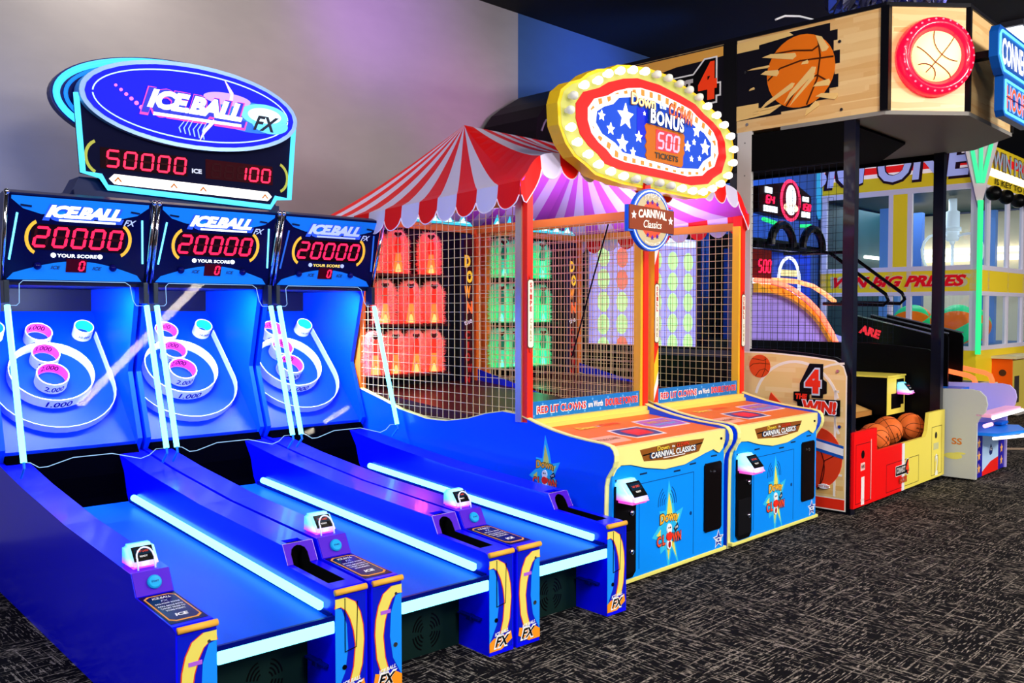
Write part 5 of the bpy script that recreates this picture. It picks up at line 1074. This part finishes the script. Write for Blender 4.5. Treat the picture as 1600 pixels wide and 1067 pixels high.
# ------------------------------------------------------------------ prize crane far right
def crane():
    t = thing('prize_crane_game', 'huge white and yellow prize crane with windows, Big One lettering', 'arcade game', (6.68, 12.8, 0), math.radians(46))
    WF = mat('#d8d0e0', .35, .1); YC = mat('#f0d028', .4, .12)
    Z0, Z1 = 3.42, 4.02
    b = B(); box(b, 0, 3.4, 0, 2.35, Z0, Z1); sg = obj('header', b, YC, t)
    L = LEFT((-.002, 0, 0))
    it = [('r', -2.35, 0, 3.62, 3.98, mat('#f8e8e8', .4, .3)), ('+',), ('r', -2.35, 0, 3.68, 3.78, mat('#f02020', .4, .3)), ('r', -2.35, 0, 3.88, 3.97, mat('#f02020', .4, .3)), ('+',)]
    it += outline_text('BIG ONE', -1.35, 3.78, (2.5, .5), mat('#a8b0e8', .3, .3), mat('#301828'), b=.03, eb=.06, sh=.1)
    art('header_lettering', sg, L, it, label='white red and yellow panel reading Big One', th=.004)
    R = FRONT((0, -.002, 0))
    it = [('r', .25, 3.4, 3.78, 3.9, mat('#f02020', .4, .3)), ('r', .25, 3.4, 3.56, 3.68, glow('#fff4d8', 1.5)), ('+',)] + outline_text('WIN PRIZES', 1.8, 3.82, (2.4, .26), mat('#a0b0c8', .2, .2), mat('#806840'), b=.02, eb=.04) + [('t', 'IS KEY TO BIG', 1.7, 3.5, (2.0, .09), mat('#403818'))]
    art('header_lettering', sg, R, it, th=.004)
    # corner fan with neon
    Fc = frame((-.015, -.015, 0), (.707, -.707, 0), (0, 0, 1))
    b = B(); prism(b, [(0, 0), (0, 0)] and [(-.42, -.42 + .0)] and [(-.02, 3.05), (-.26, 4.02), (.26, 4.02), (.02, 3.05)], -.03, .0, 'y', M=Matrix.Rotation(-PI / 4, 4, 'Z')); fn = obj('corner_fan', b, mat('#c8b8c0', .4), t)
    b = B()
    for k in (-1, 0, 1): tube(b, [Matrix.Rotation(-PI / 4, 4, 'Z') @ Vector((.03 * k, -.045, 3.4)), Matrix.Rotation(-PI / 4, 4, 'Z') @ Vector((.15 * k, -.045, 3.98))], .028, 6)
    obj('fan_light', b, glow('#40f0a0', 1.0), fn)
    b = B(); prism(b, [(-.02, 3.05), (-.3, 4.02), (.3, 4.02), (.02, 3.05)], -.03, .0, 'y', M=Matrix.Translation((0, 2.38, 0)) @ Matrix.Rotation(-PI * .3, 4, 'Z')); obj('corner_fan', b, mat('#30a8c0', .4, .15), t)
    b = B(); tube(b, [(-.04, -.04, .95), (-.04, -.04, 3.15)], .038, 8); obj('corner_light', b, glow('#30f090', 1.0), t, 'green vertical light tube')
    # frames
    b = B()
    for y0, y1 in ((0, .1), (.92, .99), (1.2, 1.27), (1.78, 1.88), (2.25, 2.35)):
        box(b, 0, .06, y0, y1, 1.0, Z0)
    for z0, z1 in ((3.34, 3.42), (2.17, 2.24), (1.80, 1.86), (1.0, 1.06)): box(b, -.005, .06, 0, 2.35, z0, z1)
    for x0, x1 in ((0, .1), (.50, .58), (1.48, 1.56), (2.3, 2.4), (3.3, 3.4)): box(b, x0, x1, 0, .06, 1.0, Z0)
    for z0, z1 in ((3.34, 3.42), (2.17, 2.24), (1.80, 1.86), (1.0, 1.06)): box(b, 0, 3.4, -.005, .06, z0, z1)
    obj('window_frame', b, WF, t)
    b = B(); box(b, .0, .05, 0, 2.35, 1.86, 2.17); box(b, 0, .05, .99, 1.2, 2.24, 3.34); box(b, 0, 3.4, 0, .05, 1.86, 2.17); box(b, 0, 3.4, 0, 2.35, .1, 1.0); box(b, .2, 3.2, .2, 2.2, 0, .1); bd = obj('yellow_panel', b, YC, t)
    art('slogan', bd, L, outline_text('WIN BIG PRIZES', -1.13, 2.02, (1.98, .17), mat('#e01020', .4, .2), mat('#f8e8b0'), b=.05, eb=.06, sh=.35), label='red lettering reading Win Big Prizes', th=.003)
    b = B(); b.faces.new([b.verts.new(q) for q in ((.03, .1, 1.06), (.03, .1, 3.34), (.03, 2.3, 3.34), (.03, 2.3, 1.06))]); b.faces.new([b.verts.new(q) for q in ((.1, .03, 1.06), (3.3, .03, 1.06), (3.3, .03, 3.34), (.1, .03, 3.34))]); obj('window_glass', b, clear('crane_glass', (.8, .93, 1, 1), .8), t, recalc=False)
    # inside
    b = B(); box(b, .1, 3.3, .1, 2.3, 1.0, 1.06); obj('prize_floor', b, mat('#5078b0', .5), t)
    b = B(); box(b, .1, 3.2, 2.26, 2.3, 1.06, 3.3); box(b, .1, 3.3, .1, 2.3, 3.34, 3.4); obj('inner_wall', b, mat('#1c4048', .5), t); b = B(); box(b, 3.22, 3.3, .1, 2.3, 1.06, 3.3); obj('inner_wall', b, mat('#d8c8a8', .5, .15), t)  # beige, faintly glowing end wall imitates room light reflected in the front windows
    for (x0, y0, c) in ((.5, 1.3, '#6090e0'), (1.5, 1.3, '#4868a8'), (1.9, .3, '#6088c8')):
        b = B(); box(b, x0, x0 + .12, y0, y0 + .3, 1.06, 3.2); obj('inner_column', b, mat(c, .3, .2), t)
    b = B(); CX, CY = .8, .6
    lathe(b, [(0, 2.65), (.08, 2.65), (.1, 2.7), (.1, 3.1), (.06, 3.12), (.06, 3.3), (0, 3.3)], 14, Matrix.Translation((CX, CY, 0)))
    lathe(b, [(0, 2.58), (.03, 2.6), (.045, 2.66), (.03, 2.7), (0, 2.7)], 10, Matrix.Translation((CX, CY, 0))); lathe(b, [(.1, 2.80), (.125, 2.80), (.125, 2.86), (.1, 2.86)], 14, Matrix.Translation((CX, CY, 0)))
    for a in (.3, 2.4, 4.5): tube(b, [(CX + r_ * math.cos(a), CY + r_ * math.sin(a), z_) for r_, z_ in ((.08, 2.72), (.16, 2.74), (.26, 2.75), (.36, 2.72), (.44, 2.64), (.48, 2.52), (.47, 2.40), (.43, 2.28), (.38, 2.20))], .022, 6)
    obj('claw', b, mat('#e8f0f8', .2, .25), t, 'white prize claw', smooth=True)
    for l_ in ((1.4, 1.5, 3.2),): pass
    l = bpy.data.lights.new('crane_light', 'AREA'); l.size = 1.6; l.energy = 42; l.color = (.8, .92, 1)
    o = bpy.data.objects.new('crane_light', l); COL.objects.link(o); o.parent = t; o.location = (1.5, 1.5, 3.3)
    b = B(); tube(b, [(1.4, 2.2, 2.5), (3.2, 2.2, 2.5)], .03, 6); tube(b, [(3.15, .1, 2.5), (3.15, 2.2, 2.5)], .05, 6); tube(b, [(3.15, .1, 2.64), (3.15, 2.2, 2.64)], .05, 6); obj('reflected_tubes', b, glow('#fff0d8', 4), t)  # added glowing tubes imitate room lamps mirrored in the front windows
    b = B(); prism(b, [(.76, -.28), (2.0, -.28), (2.0, 0), (.76, 0)], .06, .86, 'z'); cb_ = obj('control_box', b, mat('#ff6410', .4), t, 'orange control box')
    art('control_front', cb_, FRONT((0, -.28, 0)), [('r', .78, 1.98, .08, .84, mat('#e8d058', .4)), ('+',), ('r', .86, 1.1, .2, .6, mat('#403838'))], th=.004)
    b = B(); box(b, .72, 2.04, -.34, 0, .86, .9); ct = obj('control_top', b, mat('#e8d8a8', .4), cb_); art('badge', cb_, LEFT((.759, 0, 0)), [('c', .15, .65, .05, mat('#503020'))], th=.003)
    b = B(); box(b, .85, 2.1, -.34, -.26, .02, .07); obj('kick_rail', b, mat('#c8c0b8', .4), t)
    for x in (.35, .95, 1.6, 2.3): b = B(); ball_mesh(b, (x, -.1, 3.28), .11, 12); obj('spot_lamp', b, BLK, t, smooth=True)
crane()
def beachball(loc, r, label):
    b = B(); ball_mesh(b, (0, 0, 0), r, 24)
    for f_ in b.faces: 
        a = math.atan2(f_.calc_center_median().y, f_.calc_center_median().x); f_.material_index = int((a + PI) / (2 * PI) * 6) % 2
    o = obj('beach_ball', b, [mat('#ff7818', .35, .15), mat('#30e090', .35, .15)], None, None, smooth=True); o.location = loc; o.rotation_euler = (1.1, .6, .3); sprops(o, label, 'ball', 'beach balls in the prize crane')
FC = FR(6.68, 12.8, 46)
beachball(FC.w(.35, .36, 1.37), .3, 'orange and green beach ball at the corner of the prize crane')
beachball(FC.w(.36, 1.02, 1.37), .3, 'orange and green beach ball behind the side window of the crane')
beachball(FC.w(1.02, .37, 1.35), .28, 'orange beach ball behind the front window of the crane')

# ------------------------------------------------------------------ alley game seen through the cage
def far_alley():
    t = thing('skill_alley_game', 'two lane arcade game with lit red scoreboard, seen through the wire side of the cage', 'arcade game', (3.38, 11.0, 0), math.radians(46))
    b = B(); prism(b, [(-.68, 2.74), (-.1, 2.72), (.3, 2.72), (.66, 2.73), (.66, 3.04), (.3, 3.14), (-.1, 3.14), (-.68, 3.05)], 0, .12, 'y'); m = obj('scoreboard', b, mat('#200408', .3), t, 'dark red scoreboard with glowing oval')
    it = [('c', .10, 2.94, (.27, .26), glow('#ff2858', 1.7)), ('+',), ('c', .10, 2.94, (.21, .22), mat('#600818', .3, .4)), ('+',), ('c', .10, 2.97, (.13, .16), WGLOW), ('c', .10, 2.85, (.19, .06), glow('#ffd8b0', 1.6)), ('c', .10, 2.81, (.1, .05), WGLOW),
          ('r', -.55, -.38, 2.98, 3.05, WGLOW), ('r', .42, .58, 2.96, 3.02, WGLOW), ('r', -.58, -.25, 2.76, 2.83, WGLOW), ('r', .4, .62, 2.76, 2.83, WGLOW), ('+',), ('d', '64', -.52, 2.86, .07, .09, .014, LED), ('d', '150', .38, 2.85, .06, .08, .012, LED)]
    art('score_artwork', m, FRONT((0, 0, 0)), it, th=.003)
    b = B(); tube(b, [(-.62, -.02, 2.66), (-.2, -.02, 2.62)], .025, 6); tube(b, [(.35, -.02, 2.64), (.6, -.02, 2.66)], .025, 6); obj('marquee_light', b, glow('#20d070', 1.6), t)
    b = B()
    for x in (-.2, .62):
        tube(b, [(x + .28 * math.cos(a), -.05, 2.36 + .26 * math.sin(a)) for a in [PI * k / 12 for k in range(13)]], .05, 8)
    box(b, -.75, 1.1, .0, .1, 2.32, 2.40); box(b, -.8, 1.2, .4, .6, 0, 2.5); obj('hood', b, mat('#04060a', .3), t, smooth=False)
    b = B(); box(b, -.8, 1.2, .25, .4, .5, 2.32); obj('backboard', b, mat('#1438a0', .4, .25), t)
    b = B()
    for x in (-.45, .32, 1.05):
        pass
    for cx in (-.40, .48):
        tube(b, [(cx - .28, .2, 1.5), (cx - .28, .2, 1.98)] + [(cx + .28 * math.cos(a), .2, 1.98 + .28 * math.sin(a)) for a in [PI - PI * k / 12 for k in range(13)]] + [(cx + .28, .2, 1.5)], .02, 6)
        tube(b, [(cx - .12, .2, 1.55), (cx - .12, .2, 1.85), (cx + .12, .2, 1.85), (cx + .12, .2, 1.55), (cx - .12, .2, 1.55)], .015, 6)
    obj('arch_light', b, glow('#e0e4ff', 2), t)
    b = B()
    for cx in (-.40, .48): box(b, cx - .2, cx + .2, .19, .21, 2.02, 2.1)
    obj('lane_sign', b, glow('#f8e0a0', 1.2), t)
    b = B(); prism(b, [(-2.1, .2), (-2.1, .6), (.3, 1.4), (.3, .2)], -.8, 1.2, 'x'); obj('lanes', b, mat('#b8a8e8', .3), t)
far_alley()
t = thing('orange_rail_game', 'game with curved orange glowing rails and red 500 display, seen through the cage side', 'arcade game', (3.0, 10.0, 0), math.radians(46))
FO = FRONT((0, 0, 0))
b = B(); box(b, -.62, -.18, 0, .2, 1.86, 2.24); ds = obj('display', b, mat('#601010', .4, .15), t)
art('digits', ds, FO, [('r', -.6, -.2, 1.87, 1.93, WGLOW), ('d', '500', -.48, 2.0, .065, .13, .018, LED)], th=.003)
def rail(nm, pts, w, m, lab=None):
    b = B(); 
    for p, q in zip(pts, pts[1:]):
        a, c = Vector((p[0], -.02, p[1])), Vector((q[0], -.02, q[1])); d = (c - a).normalized(); n_ = Vector((-d.z, 0, d.x)) * w
        vs = [b.verts.new(v) for v in (a, c, c - n_, a - n_)]; b.faces.new(vs)
    bmesh.ops.remove_doubles(b, verts=b.verts, dist=1e-3); bmesh.ops.solidify(b, geom=list(b.faces), thickness=.05)
    return obj(nm, b, m, t, lab)
ra = [(-.62, 1.903), (-.26, 1.90), (.035, 1.865), (.25, 1.82), (.425, 1.765), (.62, 1.70), (.805, 1.618), (.99, 1.52), (1.155, 1.401), (1.29, 1.30), (1.412, 1.184), (1.603, .978)]
b = B(); prism(b, ra + [(1.6, .3), (-.62, .3)], .03, .06, 'y'); obj('side_panel', b, mat('#a890f0', .35, .12), t)
b = B(); tube(b, [(x, -.04, z) for x, z in ra], .028, 8); obj('rail_light', b, glow('#ff6040', 2.0, '#ffb0a0'), t, 'curved orange glowing rail', smooth=True)
rail('rail_band', [(x, z - .03) for x, z in ra], .1, mat('#e8a030', .4, .2))
rb = [(.1, 1.93), (.65, 1.94), (1.03, 1.934), (1.466, 1.887), (1.835, 1.787), (2.1, 1.70)]
b = B(); tube(b, [(x, .30, z) for x, z in rb], .03, 8); obj('rail_light', b, glow('#ff8a30', 1.8, '#ffb0a0'), t, smooth=True)
b = B(); prism(b, [(-.2, .2), (-.2, 1.6), (.1, 1.5), (.5, .9), (.6, .2)], .1, .14, 'y'); obj('inner_panel', b, mat('#1850a0', .35, .15), t)
b = B(); box(b, -.62, .8, .05, .9, 0, .95); obj('cabinet', b, mat('#302060', .4), t)
# green light column behind the cage
t = thing('light_column', 'thin pale green light tube standing behind the cage post', 'light', FK.w(2.12, .87), FK.a)
b = B(); box(b, -.04, .04, -.04, .04, 0, .06); obj('base', b, BLK, t); b = B(); tube(b, [(0, 0, .06), (0, 0, 2.74)], .02, 8); obj('light_tube', b, glow('#d0ffa0', 2.2, '#fffff0'), t)

# ------------------------------------------------------------------ ceiling pieces
b = B(); rnd = random.Random(2)
for k in range(15):
    x = 2.95 + k * .07; tube(b, [(x, 8.4, 4.55), (x + .05, 8.4, 4.56), (x + .09, 8.4, 4.55)], .17 + .02 * rnd.random(), 14)
for v in b.verts: v.co += Vector((rnd.uniform(-.02, .02), rnd.uniform(-.03, .03), rnd.uniform(-.03, .03)))
o = obj('ceiling_duct', b, mat('#b8b8e0', .18, metal=.9), None); sprops(o, 'crinkled shiny foil duct under the ceiling above the basketball header', 'duct')
b = B(); tube(b, [(2.05, 7.0, 3.84), (2.15, 7.1, 3.90), (2.3, 7.2, 3.93), (2.42, 7.2, 3.9), (2.45, 7.2, 3.83)], .008, 6); o = obj('power_cable', b, mat('#d8d8e0', .4)); sprops(o, 'thin white cable looped over the top of the basketball header', 'cable')
for (x, y, z, lab) in ((6.35, 10.95, 4.6, 'farther of the two fluorescent ceiling lamps at the top right'), (6.0, 10.4, 4.6, 'nearer of the two fluorescent ceiling lamps at the top right')):
    t = thing('ceiling_lamp', lab, 'lamp', (x, y, z + .14), math.radians(46), 'fluorescent lamps on the dark ceiling')
    b = B(); box(b, -.8, .8, -.12, .12, -.06, 0); obj('housing', b, mat('#303038'), t); b = B(); box(b, -.75, .75, -.1, .1, -.08, -.06); obj('diffuser', b, glow('#f0f4ff', 2.5), t)
for (xa, ya, xb, yb, lab) in ((2.85, 1.95, 1.70, 4.45, 'long fluorescent ceiling lamp over the aisle before the alley rollers'), (6.56, 3.3, 6.35, 4.3, 'short fluorescent ceiling lamp over the aisle before the tent')):
    d = Vector((xb - xa, yb - ya, 0)); t = thing('ceiling_lamp', lab, 'lamp', ((xa + xb) / 2, (ya + yb) / 2, 4.74), math.atan2(d.y, d.x), 'fluorescent lamps above the aisle')
    L_ = d.length / 2; b = B(); box(b, -L_ - .03, L_ + .03, -.08, .08, -.06, 0); obj('housing', b, mat('#303038'), t); b = B(); box(b, -L_, L_, -.05, .05, -.09, -.06); obj('diffuser', b, glow('#fff0dc', 90), t)
b = B(); box(b, 5.2, 7.4, 10.06, 10.12, 0, .012); o = obj('trim_1', b, mat('#a89078', .6)); o.data.transform(Matrix.Identity(4)); sprops(o, kind='structure')
